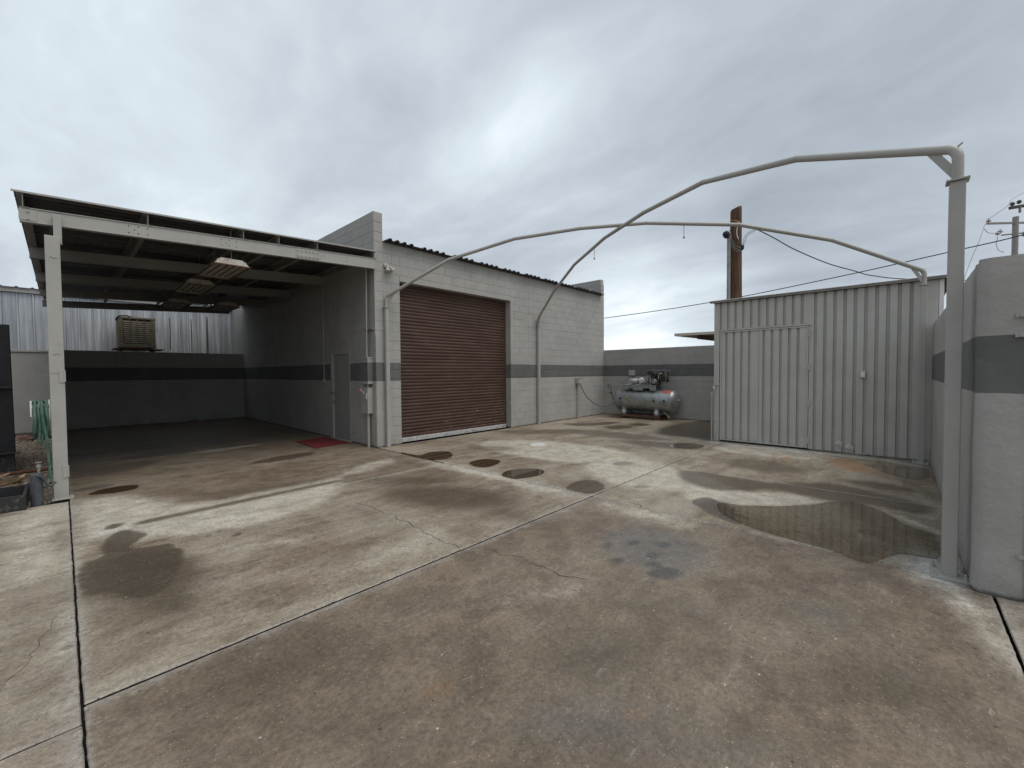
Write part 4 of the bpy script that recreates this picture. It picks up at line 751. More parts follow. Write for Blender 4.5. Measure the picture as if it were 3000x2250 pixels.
o = pb.build('pale_grit', M['pebble']); tag(o, 'pale grit and tiny stones scattered on the damp slabs', kind='stuff')
o = pd_.build('dark_grit', M['pebdark']); tag(o, 'dark crumbs and leaf bits scattered on the damp slabs', kind='stuff')
# dirt strip left of the carport
n_ = 90; V = []; F = []
for j in range(n_ + 1):
    for i in range(n_ + 1):
        x = -12 + 7.6 * i / n_; y = -.46 + 9.66 * j / n_
        V.append((x, y, -.035 + .03 * mn.noise(Vector((x * 1.3, y * 1.3, 0))) + .02 * mn.noise(Vector((x * 6, y * 6, 2)))))
for j in range(n_):
    for i in range(n_): a = j * (n_ + 1) + i; F.append((a, a + 1, a + n_ + 2, a + n_ + 1))
dt = MB(); dt.add(V, F); o = dt.build('dirt_strip', M['dirt']); tag(o, 'bare stony dirt beside the carport', kind='structure')
st_ = MB()
for i in range(900):
    x, y = rs.uniform(-6, -4.52), rs.uniform(-.4, 8) ; r_ = rs.uniform(.008, .03)
    z = -.022; a0 = rs.uniform(0, 6)
    top = [(x + math.cos(a0 + a) * r_ * rs.uniform(.5, .8), y + math.sin(a0 + a) * r_ * rs.uniform(.5, .8), z + r_ * rs.uniform(.5, .9)) for a in (0, 1.25, 2.5, 3.8, 5)]
    bot = [(x + math.cos(a0 + a) * r_, y + math.sin(a0 + a) * r_, z - .01) for a in (0, 1.25, 2.5, 3.8, 5)]
    st_.add(bot + top, [(i2, (i2 + 1) % 5, 5 + (i2 + 1) % 5, 5 + i2) for i2 in range(5)] + [(5, 6, 7, 8, 9)])
M['stone'] = simple('rubble', (.34, .29, .23), .95, 0, .6, 25, .3)
o = st_.build('rubble', M['stone']); tag(o, 'small stones and rubble strewn over the dirt beside the carport', kind='stuff')

# ------------------------------------------------------------------ block masonry
CH = .2032; BL = .4064
BM = {}
def block_mesh(L, H, D=.05):
    k = (round(L, 3), round(H, 3), round(D, 3))
    if k not in BM:
        j = .0032; c = .003; x0, x1, z0, z1 = .0018, L - .0018, j, H - j
        vs_ = [(x0 + .0015, 0, z0 + c), (x1 - .0015, 0, z0 + c), (x1 - .0015, 0, z1 - c), (x0 + .0015, 0, z1 - c),
               (x0, c, z0), (x1, c, z0), (x1, c, z1), (x0, c, z1), (x0, D, z0), (x1, D, z0), (x1, D, z1), (x0, D, z1)]
        fs = [(0, 1, 2, 3), (0, 4, 5, 1), (1, 5, 6, 2), (2, 6, 7, 3), (3, 7, 4, 0), (4, 8, 9, 5), (5, 9, 10, 6), (6, 10, 11, 7), (7, 11, 8, 4)]
        me = bpy.data.meshes.new('block'); me.from_pydata(vs_, [], fs); me.materials.append(M['block']); me.update(); BM[k] = me
    return BM[k]
def courses(u0, u1, z1, phase=0, holes=(), corner=False, z0=0):
    """list of (u, length, z, height) of running bond; holes = (ua,ub,za,zb)"""
    out_ = []; r = int(round(z0 / CH))
    while r * CH < z1 - .03:
        z = r * CH; H = min(CH, z1 - z); u = -BL * 2 + (BL / 2 if (r + phase) % 2 else 0) + math.floor(u0 / BL) * BL
        while u < u1:
            a, b_ = max(u, u0), min(u + BL, u1); segs = [(a, b_)]
            for ha, hb, za, zb in holes:
                if z + H / 2 > za and z + H / 2 < zb:
                    ns = []
                    for s0, s1 in segs:
                        if hb <= s0 or ha >= s1: ns.append((s0, s1))
                        else:
                            if ha > s0: ns.append((s0, ha))
                            if hb < s1: ns.append((hb, s1))
                    segs = ns
            for s0, s1 in segs:
                if s1 - s0 > .035: out_.append((s0, s1 - s0, z, H))
            u += BL
        r += 1
    return out_
CAMP = Vector((-4.4233, -7.9456, 1.55))
def lay(items, limit):
    """items: (world pos, rotz, L, H, D, parent). nearest-looking ones become objects, the rest one mesh per parent"""
    def score(it):
        dd = (it[0] - CAMP); n_ = Vector((0, -1, 0)) if it[1] == 0 else Vector((-1, 0, 0))
        return it[2] * it[3] * abs(dd.normalized().dot(n_)) / dd.length_squared
    hid = [it for it in items if it[6]]; vis = [it for it in items if not it[6]]
    vis.sort(key=score, reverse=True); rest = {}
    for i, it in enumerate(vis + hid):
        pos, rz, L, H, D, par, h = it
        me = block_mesh(L, H, D)
        jit = random.gauss(0, .0009)
        if i < limit and not h:
            o = bpy.data.objects.new('block', me); COL.objects.link(o); o.parent = par
            o.location = pos - PO(par) + (Vector((0, jit, 0)) if rz == 0 else Vector((jit, 0, 0))); o.rotation_euler.z = rz
        else:
            mb = rest.setdefault(par.name, (par, MB()))[1]; R = Matrix.Rotation(rz, 3, 'Z')
            mb.add([R @ v.co + pos + (Vector((0, jit, 0)) if rz == 0 else Vector((jit, 0, 0))) for v in me.vertices], [tuple(p_.vertices) for p_ in me.polygons])
    for par, mb in rest.values(): tag(mb.build('blocks', M['block'], par), kind='stuff')

# ------------------------------------------------------------------ block building with the roll-up door
LX = 9.1; G1, G2, GH = .596, 4.098, 3.53; PH = 4.88; RZ = 4.34
bld = empty('block_building', (4.5, 4.5, 0), 'grey painted concrete block garage with a dark stripe, brown roll-up door and flat ribbed roof', 'building')
j = .0055
fw = MB()
fw.box(j, G1 - .004, j, .25, 0, RZ - .05).box(G2 + .004, LX - j, j, .25, 0, RZ - .05).box(G1 - .004, G2 + .004, j, .25, GH + .002, RZ - .05)
fw.box(LX - .2, LX - j, .02, 6, RZ - .05, PH - .004)
front = fw.build('wall', M['joint'], bld)
sw = MB(); sw.box(j, .198, .256, 1.13, 0, PH - j).box(j, .198, 2.12, 12, 0, PH - j).box(j, .198, 1.13, 2.12, 2.135, PH - j).box(j, .198, j + .01, .256, RZ - .05, PH - j)
side = sw.build('wall', M['joint'], bld)
inner = MB().box(.3, LX - .1, .6, 11.9, .0, RZ - .12).build('core', M['darkroof'], bld)
MB().box(LX - .203, LX, 6.0, 12, 0, PH).box(.2, LX, 12.0, 12.2, 0, PH).build('wall', M['joint'], bld)
items = []
for u, L, z, H in courses(.4064, LX, RZ - .045, 0, [(G1, G2, -1, GH + .06)]):
    items.append((Vector((u, 0, z)), 0, L, H, .05, front, False))
for r in range(24):
    z = r * CH; top = z > RZ - .1
    if top: items.append((Vector((0, 0, z)), 0, CH, CH, .4064 if r % 2 else .2, side, False))
    elif r % 2: items.append((Vector((0, 0, z)), 0, CH, CH, .4064, front, False)); items.append((Vector((CH, 0, z)), 0, min(BL, G1 - CH if z < GH else BL) - (0 if z < GH else BL - CH), CH if z + CH < RZ - .04 else RZ - .045 - z, .05, front, False))
    else:
        items.append((Vector((0, 0, z)), 0, BL, CH if z + CH < RZ - .04 else RZ - .045 - z, .2, front, False))
for u, L, z, H in courses(.2, 9.19, PH, 1, [(1.13, 2.12, -1, 2.13)]):
    if u + L > .21:
        u2 = max(u, .4064 if int(round(z / CH)) % 2 else .2)
        if u + L - u2 > .04: items.append((Vector((0, u + L, z)), -math.pi / 2, u + L - u2, H, .05, side, False))
for z in (RZ - .045 + .0, RZ + .16, RZ + .36):
    if z + .2 <= PH + .01: items.append((Vector((LX - CH, 0, z)), 0, CH, .2, .2, front, False))
ITEMS = items
# lintel
MB().box(G1 + .002, G2 - .002, -.002, .2, GH + .003, 3.655).build('lintel', M['joint'], bld)
# parapet seen behind the roof at the right end
for u, L, z, H in courses(.2, 6.0, PH, 0, z0=CH * 21):
    items.append((Vector((LX - CH - .003, u + L, z)), -math.pi / 2, L, H, .02, front, True))
lay([i_ for i_ in items], 300)
# ribbed roof sheets over the front wall
def ribs(L, pitch, top, depth, slope=.02):
    p_ = [(0, 0)]; u = 0
    while u + pitch <= L + .001:
        p_ += [(u + pitch / 2 - top / 2 - slope, 0), (u + pitch / 2 - top / 2, depth), (u + pitch / 2 + top / 2, depth), (u + pitch / 2 + top / 2 + slope, 0)]; u += pitch
    p_.append((L, 0)); return p_
pw_ = .8684
for i in range(10):
    x0 = .212 + i * pw_
    m_ = MB().sheet(ribs(pw_ - .002, pw_ / 5, .05, .04, .014), (x0, -.16 + .012 * math.sin(i * 2.1), RZ - .035), (1, 0, 0), (0, 0, 1), (0, 1, -.004), 9)
    m_.build('roof_panel', M['roofsheet'], bld, solid=.004)
MB().box(.204, LX - .2, -.05, .02, RZ - .045, RZ - .037).build('closure_strip', M['darkroof'], bld)
# painted cover strip at the corner foot
MB().box(.006, .155, -.012, -.0006, 0, 2.35).build('cover_strip', M['trimstripe'], bld, bevel=.003)
MB().box(.04, .075, -.016, -.0125, .5, .66).build('cover_plate', M['trim'], bld, bevel=.002)
# roll-up door: one curved slat at a time
door = empty('door', (0, 0, 0), None, None); door.parent = bld; door.location = Vector((2.35, .2, 0)) - PO(bld); door['label'] = 'brown roll-up door of curved slats with an aluminium bottom bar'
door.name = 'rolling_door'
SN = 45; sh = (GH + .02 - .10) / SN
prof = [(-.0, 0), (-.005, sh * .08), (-.012, sh * .28), (-.015, sh * .5), (-.012, sh * .72), (-.005, sh * .90), (.004, sh * .95), (.004, sh * 1.0)]
smb = MB(); n = len(prof); x0, x1 = G1 + .03, G2 - .03
smb.add([(x0 - 2.35, a, b_) for a, b_ in prof] + [(x1 - 2.35, a, b_) for a, b_ in prof], [(i, n + i, n + i + 1, i + 1) for i in range(n - 1)])
sme = smb.mesh('slat', M['brown'], True)
for i in range(SN):
    o = bpy.data.objects.new('slat', sme); COL.objects.link(o); o.parent = door
    o.location = (0, random.gauss(0, .0012), .10 + i * sh)
MB().box(x0, x1, .165, .21, .004, .10).build('bottom_bar', M['bar'], door, bevel=.004)
for xa in (G1 + .001, G2 - .031): MB().box(xa, xa + .03, .185, .245, 0, GH).build('door_guide', M['rust'], door)
MB().box(G1, G2, .235, .245, 0, GH).build('backing', M['darkroof'], door)
# side door
sdn = empty('door', (0, 0, 0), None, None); sdn.parent = bld; sdn.location = Vector((0, 1.6, 0)) - PO(bld)
MB().box(-.006, .1, 2.02, 2.118, 0.03, 2.13).box(-.006, .1, 1.13, 1.172, .03, 2.13).box(.002, .1, 1.172, 2.02, 1.99, 2.128).build('frame', M['trim'], sdn, bevel=.003)
MB().box(.03, .075, 1.176, 2.016, .045, 1.984).build('door_leaf', M['sheetdoor'], sdn, bevel=.002)
MB().box(-.03, .12, 1.13, 2.12, .0, .03).build('threshold', M['trim'], sdn)
h = MB(); h.lathe([(0, .026), (.012, .026), (.014, .01), (.04, .01), (.045, .028), (.065, .03), (.078, .018)], (.03, 1.95, .90), (-1, 0, 0), 14)
h.build('door_knob', M['chrome'], sdn, True)
h = MB(); h.lathe([(0, .028), (.012, .028), (.02, .02)], (.03, 1.95, 1.09), (-1, 0, 0), 14).box(-.03, -.008, 2.0, 2.09, 1.07, 1.11).box(-.02, -.004, 1.93, 1.99, 1.075, 1.105)
h.build('deadbolt', M['brass'], sdn)
# mat in front of the side door
mt = MB(); q = [(-.83, 2.08), (-.12, 2.27), (-.09, 1.03), (-.88, .92)]
mt.add([(x, y, .002) for x, y in q] + [(x, y, .014) for x, y in q], [(0, 1, 2, 3), (7, 6, 5, 4)] + [(i, (i + 1) % 4, 4 + (i + 1) % 4, 4 + i) for i in range(4)])
tag(mt.build('door_mat', M['mat'], bevel=.004), 'worn dark red rubber mat lying in front of the grey side door', 'mat')
# twin floodlight
fl = empty('floodlight', (.24, -.02, 3.75), 'painted twin-head floodlight high on the block wall left of the roll-up door', 'light')
MB().lathe([(0, .055), (.035, .055), (.05, .03)], (.26, -.003, 3.80), (0, -1, 0), 16).build('base', M['trim'], fl, True)
for dx, ax in ((0, (-.1, -.35, -1)), (.10, (.75, -.35, -.75))):
    s0 = Vector((.275 + dx * .3, -.055, 3.79)); a = Vector(ax).normalized()
    k_ = MB().tube([(.26, -.045, 3.80), s0], .012, 8); k_.lathe([(0, .022), (.05, .03), (.13, .058), (.128, .05)], s0, a, 16).build('lamp_head', M['trim'], fl, True)
# outlet pipe and box near the compressor
ob = empty('outlet_box', (7.36, -.06, 0), 'pale outlet box on a standing conduit against the block wall beside the compressor', 'outlet')
MB().box(7.25, 7.47, -.14, -.003, 1.16, 1.33).build('box', M['trim'], ob, bevel=.008)
MB().box(7.243, 7.477, -.15, -.002, 1.33, 1.345).build('lid', M['trim'], ob, bevel=.003)
MB().cyl((7.33, -.06, .0), (7.33, -.06, 1.16), .022).build('conduit', M['trim'], ob, True)
# conduit with disconnect boxes beside the corner
cb = empty('power_riser', (-.08, .2, 0), 'painted conduit with a long trough and a switch box beside the carport corner', 'electrical box')
MB().cyl((-.085, .2, 1.87), (-.085, .17, 3.86), .014).build('conduit', M['trim'], cb, True)
for s_ in (-1, 1): MB().box(-.07, -.045, .17 + s_ * .11 - .07, .17 + s_ * .11 + .07, 2.45, 2.49).build('strut_channel', M['trimdark'], cb, bevel=.003)
MB().box(-.045, -.003, .05, .30, 2.455, 2.485).build('strut_channel', M['trimdark'], cb)
MB().box(-.125, -.003, .10, .42, 1.34, 1.87).build('trough', M['trimstripe'], cb, bevel=.004)
MB().box(-.133, -.003, .094, .426, 1.865, 1.885).box(-.13, -.003, .096, .424, 1.33, 1.345).build('trough_lid', M['trim'], cb, bevel=.002)
MB().cyl((-.07, .2, 1.25), (-.07, .2, 1.34), .022).build('nipple', M['trim'], cb, True)
MB().box(-.125, -.003, .115, .40, .71, 1.25).build('switch_box', M['trim'], cb, bevel=.006)
MB().prism([(-.045, -.06), (0, -.11), (.045, -.06), (.045, .05), (-.045, .05)], (-.126, .17, 1.08), (0, -1, 0), (0, 0, 1), (-1, 0, 0), .03).build('switch_plate', M['trim'], cb, bevel=.004)
MB().bar((-.15, .2, 1.12), (-.17, .30, 1.19), .02, .02).build('switch_arm', M['trim'], cb)
MB().lathe([(0, .012), (.02, .022), (.05, .02), (.06, .008)], (-.172, .29, 1.185), (-.1, .6, .5), 12).build('switch_handle', M['pink'], cb, True)
MB().cyl((-.07, .2, 0), (-.07, .2, .71), .03).build('conduit', M['trim'], cb, True)
c2 = empty('conduit', (-.03, 2.45, 1.3), 'thin painted conduit running down the shaded side wall left of the side door', 'conduit')
MB().cyl((-.02, 2.45, 1.40), (-.02, 2.43, 3.9), .011).build('pipe', M['trim'], c2, True)
MB().box(-.05, -.003, 2.41, 2.49, 1.33, 1.42).build('switch_box', M['trim'], c2, bevel=.004)

# ------------------------------------------------------------------ carport
cp = empty('carport', (-2.3, 4.5, 0), 'open steel carport with channel beams and a dark ribbed roof against the block building', 'carport')
def bz(x): return 3.427 + (x + 4.72) * .0533          # underside of the beams
def tz(x): return 3.604 + (x + 4.72) * .0600
def rz_(x): return 3.768 + (x + 4.72) * .0520
def channel(y, xa=-4.72, xb=-.006, lift=0, fl=.07):
    m_ = MB(); t_ = .009
    def seg(ya, yb, za, zb, zc, zd):                    # za/zb: bottom at xa,xb ; zc/zd: top
        m_.add([(xa, ya, za), (xb, ya, zb), (xb, yb, zb), (xa, yb, za), (xa, ya, zc), (xb, ya, zd), (xb, yb, zd), (xa, yb, zc)],
               [(0, 3, 2, 1), (4, 5, 6, 7), (0, 1, 5, 4), (1, 2, 6, 5), (2, 3, 7, 6), (3, 0, 4, 7)])
    b0, b1, t0, t1 = bz(xa) + lift, bz(xb) + lift, tz(xa) + lift, tz(xb) + lift
    seg(y, y + t_, b0 + t_, b1 + t_, t0 - t_, t1 - t_); seg(y - .012, y + fl, b0, b1, b0 + t_, b1 + t_); seg(y - .012, y + fl, t0 - t_, t1 - t_, t0, t1)
    return m_
BY = [-.08, 2.25, 4.62, 6.9, 9.0]
for i, y in enumerate(BY):
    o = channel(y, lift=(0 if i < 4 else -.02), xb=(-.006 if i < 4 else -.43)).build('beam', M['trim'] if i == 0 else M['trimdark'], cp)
    if i == 0:
        fb = o
        k_ = MB()
        for bx in (-3.635, -2.55):
            for dx, dz in ((-.1, .05), (0, .05), (.1, .045), (-.04, .0), (-.1, -.05), (0, -.05), (.1, -.052)):
                x = bx + dx; z = (bz(x) + tz(x)) / 2 + dz * .9; k_.cyl((x, y - .0015, z), (x, y + .004, z), .008, 8)
        for x, dz in ((-.62, .04), (-.62, -.04), (-.12, 0)): z = (bz(x) + tz(x)) / 2 + dz; k_.cyl((x, y - .0015, z), (x, y + .004, z), .007, 8)
        tag(k_.build('bolt_hole', M['hole'], fb), kind='stuff')
        a0, a1 = -1.54, -1.14; c0 = (bz(a0) + tz(a0)) / 2; c1 = (bz(a1) + tz(a1)) / 2
        sp_ = MB().bar((a0, y - .004, c0), (a1, y - .004, c1), .008, .15).build('splice_plate', M['trim'], fb, bevel=.002)
        for q_ in range(6):
            for dz in (-.045, .045):
                x = a0 + .035 + q_ * .066; z = bz(x) * .5 + tz(x) * .5 + dz
                MB().cyl((x, y - .02, z), (x, y - .006, z), .013, 6).build('bolt', M['trim'], fb)
        ep = MB().box(-4.726, -4.58, y - .008, y - .0005, bz(-4.65) + .02, tz(-4.65) - .02).build('end_plate', M['trim'], fb, bevel=.002)
        for dz in (-.045, .045): MB().cyl((-4.65, y - .02, 3.52 + dz), (-4.65, y - .008, 3.52 + dz), .014, 6).build('bolt', M['trim'], fb)
# purlins on top of the beams, running front to back
for x in (-4.69, -3.53, -2.35, -1.82, -1.17, -.05):
    m_ = MB(); z0 = tz(x) + .002; z1 = rz_(x) - .004
    m_.box(x - .004, x + .004, -.1, 9.1, z0, z1).box(x + .004, x + .055, -.1, 9.1, z0, z0 + .004).box(x - .055, x - .004, -.1, 9.1, z1 - .005, z1)
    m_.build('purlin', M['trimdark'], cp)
# roof sheets, ribs running across
RW = .914; q_ = 0; y = -.11
while y < 9.0:
    L_ = min(RW, 9.12 - y)
    m_ = MB(); pr = ribs(L_ - .003, L_ / 5, .05, .03, .015)
    n = len(pr); m_.add([(-4.76, y + a, rz_(-4.76) + b_) for a, b_ in pr] + [(-.004, y + a, rz_(-.004) + b_) for a, b_ in pr], [(i, n + i, n + i + 1, i + 1) for i in range(n - 1)])
    m_.build('roof_panel', M['roofsheet'], cp, solid=.003); y += RW; q_ += 1
# rake trim and gutter edge
MB().bar((-4.78, -.115, rz_(-4.78) + .012), (-.006, -.115, rz_(-.006) + .012), .012, .022).build('edge_trim', M['trim'], cp)
# posts
post = MB(); post.box(-4.522, -4.392, -.30, -.16, 0, 3.265)
p0_ = post.build('post', M['trim'], cp, bevel=.006)
MB().box(-4.446, -4.372, -.165, -.095, 3.2, 3.565).build('post_stub', M['trim'], p0_, bevel=.004)
MB().box(-4.54, -4.35, -.32, -.14, 0, .012).build('base_plate', M['trim'], p0_, bevel=.002)
MB().cyl((-4.375, -.30, .012), (-4.375, -.30, .035), .01, 6).build('bolt', M['trim'], p0_)
for z in (1.46, .27): 
    hb = MB().box(-4.44, -4.392, -.308, -.2995, z, z + .16).box(-4.402, -4.384, -.312, -.299, z + .01, z + .15).build('hinge_plate', M['trim'], p0_, bevel=.002)
for z, s_ in ((3.0, 1), (1.82, -1)):
    MB().tube([(-4.485, -.3005, z), (-4.47, -.303, z + .012 * s_), (-4.45, -.303, z - .008 * s_), (-4.43, -.303, z + .006 * s_), (-4.415, -.3005, z)], .004, 6).build('weld_bead', M['trim'], p0_, True)
MB().bar((-4.52, -.302, 1.585), (-4.39, -.302, 1.575), .004, .004).build('weld_bead', M['trim'], p0_)
for y in BY[1:]:
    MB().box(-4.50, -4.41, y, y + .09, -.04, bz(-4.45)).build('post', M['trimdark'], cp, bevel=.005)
# sheet cladding closing the left side behind the front post
y = -.12; k = 0
while y < 9.1:
    ye = min(y + .914, 9.15); pr = ribs(ye - y - .002, (ye - y) / 6, .05, .02, .01)
    MB().sheet(pr, (-4.478, y, .02), (0, 1, 0), (1, 0, 0), (0, 0, 1), 3.39).build('side_panel', M['roofsheet'], cp); y = ye
# hanging strip lights
def fixture(y0, xc=-2.51):
    t_ = empty('hanging_light', (xc, y0 + .62, 3.3), 'x', 'light', 'shop lights hanging under the carport roof')
    X0, X1, Y0, Y1 = xc - .24, xc + .24, y0, y0 + 1.25; z0, z1 = 3.30, 3.40; ins = .09; th = .004
    m_ = MB()
    o4 = [(X0, Y0, z0), (X1, Y0, z0), (X1, Y1, z0), (X0, Y1, z0)]; i4 = [(X0 + ins, Y0 + .03, z1), (X1 - ins, Y0 + .03, z1), (X1 - ins, Y1 - .03, z1), (X0 + ins, Y1 - .03, z1)]
    m_.add(o4 + i4, [(0, 1, 5, 4), (1, 2, 6, 5), (2, 3, 7, 6), (3, 0, 4, 7), (4, 5, 6, 7)])
    m_.build('housing', M['fix'], t_, solid=.004)
    MB().box(X0 - .012, X1 + .012, Y0 - .012, Y0 + .006, z0 - .012, z0 + .004).box(X0 - .012, X1 + .012, Y1 - .006, Y1 + .012, z0 - .012, z0 + .004).box(X0 - .012, X0 + .006, Y0 + .006, Y1 - .006, z0 - .012, z0 + .004).box(X1 - .006, X1 + .012, Y0 + .006, Y1 - .006, z0 - .012, z0 + .004).build('rim', M['rust'], t_)
    for k in range(5):
        x = X0 + .05 + k * .095
        MB().prism([(-.028, .012), (0, .085), (.028, .012)], (x, Y0 + .02, z0), (1, 0, 0), (0, 0, 1), (0, 1, 0), 1.21).build('reflector', M['fix'], t_)
    for k in range(4):
        x = X0 + .0975 + k * .095; MB().cyl((x, Y0 + .02, z0 + .035), (x, Y1 - .02, z0 + .035), .013, 8).build('lamp_tube', M['tubeglass'], t_, True)
    for yy in (Y0 + .06, Y1 - .1): MB().tube([(xc, yy, z1), (xc + .005, yy + .02, z1 + .12), (xc, yy, rz_(xc) - .02)], .004, 6).build('hanging_chain', M['trimdark'], t_)
    return t_
for y0, xc, lb in ((-.08, -2.51, 'nearest hanging shop light under the carport roof, rust red along its edge'), (2.05, -2.53, 'second hanging shop light from the front of the carport'),
               (5.0, -2.42, 'farthest shop light of the left row, dim in the shade'), (4.7, -1.45, 'dim shop light hanging apart to the right, near the back of the carport')):
    fixture(y0, xc)['label'] = lb

# ------------------------------------------------------------------ rear wall, metal building, cooler
rw = MB().box(-4.55, .004, 9.19, 9.39, -.1, 2.262); o = rw.build('striped_wall', M['stucco'], bevel=.008); tag(o, 'low grey wall with a black stripe across the back of the carport', 'wall')
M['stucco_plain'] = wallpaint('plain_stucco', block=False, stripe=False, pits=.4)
lw = empty('plastered_wall', (-8.3, 9.3, 0), 'plain grey wall without stripe, left of the carport post behind the dirt', 'wall')
MB().box(-12, -4.56, 9.2, 9.4, -.15, 2.18).build('wall_body', M['stucco_plain'], lw, bevel=.006)
MB().box(-12, -4.58, 9.17, 9.42, 2.183, 2.235).build('cap', M['trim'], lw, bevel=.005)
mbd = empty('metal_building', (-4, 12, 0), 'galvanised ribbed metal building rising behind the rear wall', 'building')
gp = []; 
for q in range(17):
    x0 = -13.2 + q * .914
    pr = [(0, 0), (.03, 0), (.045, -.034), (.075, -.034), (.09, 0), (.30, 0), (.31, -.006), (.34, -.006), (.35, 0), (.45, 0), (.46, -.006), (.49, -.006), (.50, 0), (.60, 0), (.61, -.006), (.64, -.006), (.65, 0), (.914, 0)]
    pr = [(0, 0)]
    for k in range(3):
        u = k * .3047
        pr += [(u + .02, 0), (u + .035, -.034), (u + .065, -.034), (u + .08, 0), (u + .15, 0), (u + .155, -.006), (u + .175, -.006), (u + .18, 0), (u + .225, 0), (u + .23, -.006), (u + .25, -.006), (u + .255, 0)]
    pr.append((.914, 0))
    m_ = MB().sheet(pr, (x0, 10.6 + random.gauss(0, .004), .0), (1, 0, 0), (0, 1, 0), (0, 0, 1), 4.0)
    m_.build('wall_panel', M['galv'], mbd)
MB().box(-13.2, 2.3, 10.66, 22, 0, 3.95).build('wall_core', M['galv'], mbd)
MB().box(-13.3, 2.4, 10.50, 10.59, 3.93, 4.06).build('eave_trim', M['trim'], mbd, bevel=.004)
m_ = MB(); pr = []
for k in range(52): u = k * .3047; pr += [(u, 0), (u + .1, .0), (u + .15, .035), (u + .2, 0)]
m_.sheet(pr, (-13.3, 10.45, 4.065), (1, 0, 0), (0, 0, 1), (0, 1, .12), 12); m_.build('roof_sheet', M['galv'], mbd, solid=.01)
ec = empty('evaporative_cooler', (-2.8, 9.95, 2.3), 'old beige evaporative cooler box with louvred panels standing behind the rear wall', 'cooler')
CX0, CX1, CY0, CY1, CZ0, CZ1 = -3.20, -2.34, 9.55, 10.3, 2.42, 3.34
MB().box(CX0 + .02, CX1 - .02, CY0 + .02, CY1 - .02, CZ0, CZ1 - .02).build('body', M['darkroof'], ec)
MB().box(CX0 - .01, CX1 + .01, CY0 - .01, CY1 + .01, CZ1 - .05, CZ1 + .01).build('lid', M['beige'], ec, bevel=.008)
MB().box(CX0 - .01, CX1 + .01, CY0 - .01, CY1 + .01, CZ0 - .02, CZ0 + .09).build('water_tray', M['beige'], ec, bevel=.008)
for xa, xb, ya, yb in ((CX0, CX0 + .1, CY0, CY0 + .1), (CX1 - .09, CX1, CY0, CY0 + .1), (CX0, CX0 + .1, CY1 - .1, CY1), (CX1 - .1, CX1, CY1 - .1, CY1)):
    MB().box(xa, xb, ya, yb, CZ0 + .09, CZ1 - .05).build('corner_post', M['beige'], ec)
for k in range(4):
    xa = CX0 + .115 + k * .168
    pn = MB().box(xa + .134, xa + .158, CY0 + .003, CY0 + .02, CZ0 + .09, CZ1 - .05).build('mullion', M['beige'], ec)
    for r in range(11):
        z = CZ0 + .13 + r * .063
        MB().add([(xa, CY0 + .006, z), (xa + .132, CY0 + .006, z), (xa + .132, CY0 + .019, z + .045), (xa, CY0 + .019, z + .045), (xa, CY0 + .010, z - .004), (xa + .132, CY0 + .010, z - .004)], [(0, 1, 2, 3), (4, 5, 1, 0)]).build('louvre', M['beige'], ec)
for r in range(11):
    z = CZ0 + .13 + r * .063
    MB().add([(CX0 + .006, CY1 - .11, z), (CX0 + .006, CY0 + .11, z), (CX0 + .019, CY0 + .11, z + .045), (CX0 + .019, CY1 - .11, z + .045)], [(0, 1, 2, 3)]).build('louvre', M['beige'], ec)
MB().box(CX0 - .12, CX1 + .2, CY0 - .08, CY1 + .1, 2.34, 2.37).build('platform', M['rust'], ec)
for x in (CX0 + .05, CX1 - .05): MB().box(x - .03, x + .03, CY0, CY1, -.1, 2.34).build('platform_leg', M['rust'], ec)
MB().tube([(CX0 + .35, CY0 + .2, CZ1 + .02), (CX0 + .2, CY0 + .1, CZ1 + .05), (CX0 + .02, CY0 - .01, CZ1 + .02), (CX0 - .04, CY0 - .01, CZ1 - .06), (CX0 - .05, CY0, CZ1 - .12)], .02, 8).build('water_line', M['rubber'], ec, True)
MB().cyl((-.98, 9.5, -.1), (-.98, 9.5, 3.52), .032).build('steel_post', M['polegrey'], None, True)
o = bpy.data.objects['steel_post']; tag(o, 'thin grey steel post standing behind the rear wall, right of the cooler', 'post')
for x, z, lb in ((-1.98, 2.35, 'left of the two dark cables hanging right of the cooler'), (-1.42, 2.3, 'right of the two dark cables hanging right of the cooler')):
    o = MB().tube([(x, 9.5, 3.4), (x + .01, 9.5, 3.0), (x + .005, 9.5, z)], .011, 6).build('hanging_cable', M['rubber'], None, True); tag(o, lb, 'cable', 'cables hanging behind the rear wall')

# ------------------------------------------------------------------ left: container, hose, tap, tray, firewood
ct = empty('black_container', (-6, 3, 0), 'black steel container with ledges, cut off by the left edge', 'container')
m_ = MB(); TOPX = -4.965
m_.add([(-9, 2.5, .30), (-4.95, 2.5, .30), (-5.32, 4.6, .30), (-9, 4.6, .30), (-9, 2.5, 2.37), (TOPX, 2.5, 2.37), (TOPX - .37, 4.6, 2.37), (-9, 4.6, 2.37)],
       [(0, 3, 2, 1), (4, 5, 6, 7), (0, 1, 5, 4), (1, 2, 6, 5), (2, 3, 7, 6), (3, 0, 4, 7)])
m_.build('body', M['black'], ct, bevel=.01)
MB().add([(-9, 2.51, -.05), (-4.96, 2.51, -.05), (-5.3, 4.5, -.05), (-9, 4.5, -.05), (-9, 2.51, .295), (-4.96, 2.51, .295), (-5.3, 4.5, .295), (-9, 4.5, .295)], [(0, 3, 2, 1), (4, 5, 6, 7), (0, 1, 5, 4), (1, 2, 6, 5), (2, 3, 7, 6), (3, 0, 4, 7)]).build('skid_base', M['dirtyblack'], ct, bevel=.01)
for z, xe in ((1.35, -4.97), (.30, -4.90)): MB().box(-9, xe, 2.44, 2.495, z, z + .025).build('ledge', M['dirtyblack'], ct, bevel=.004)
ty = empty('steel_tray', (-5.3, -.3, 0), 'open black steel tray on the slab edge below the firewood', 'tray')
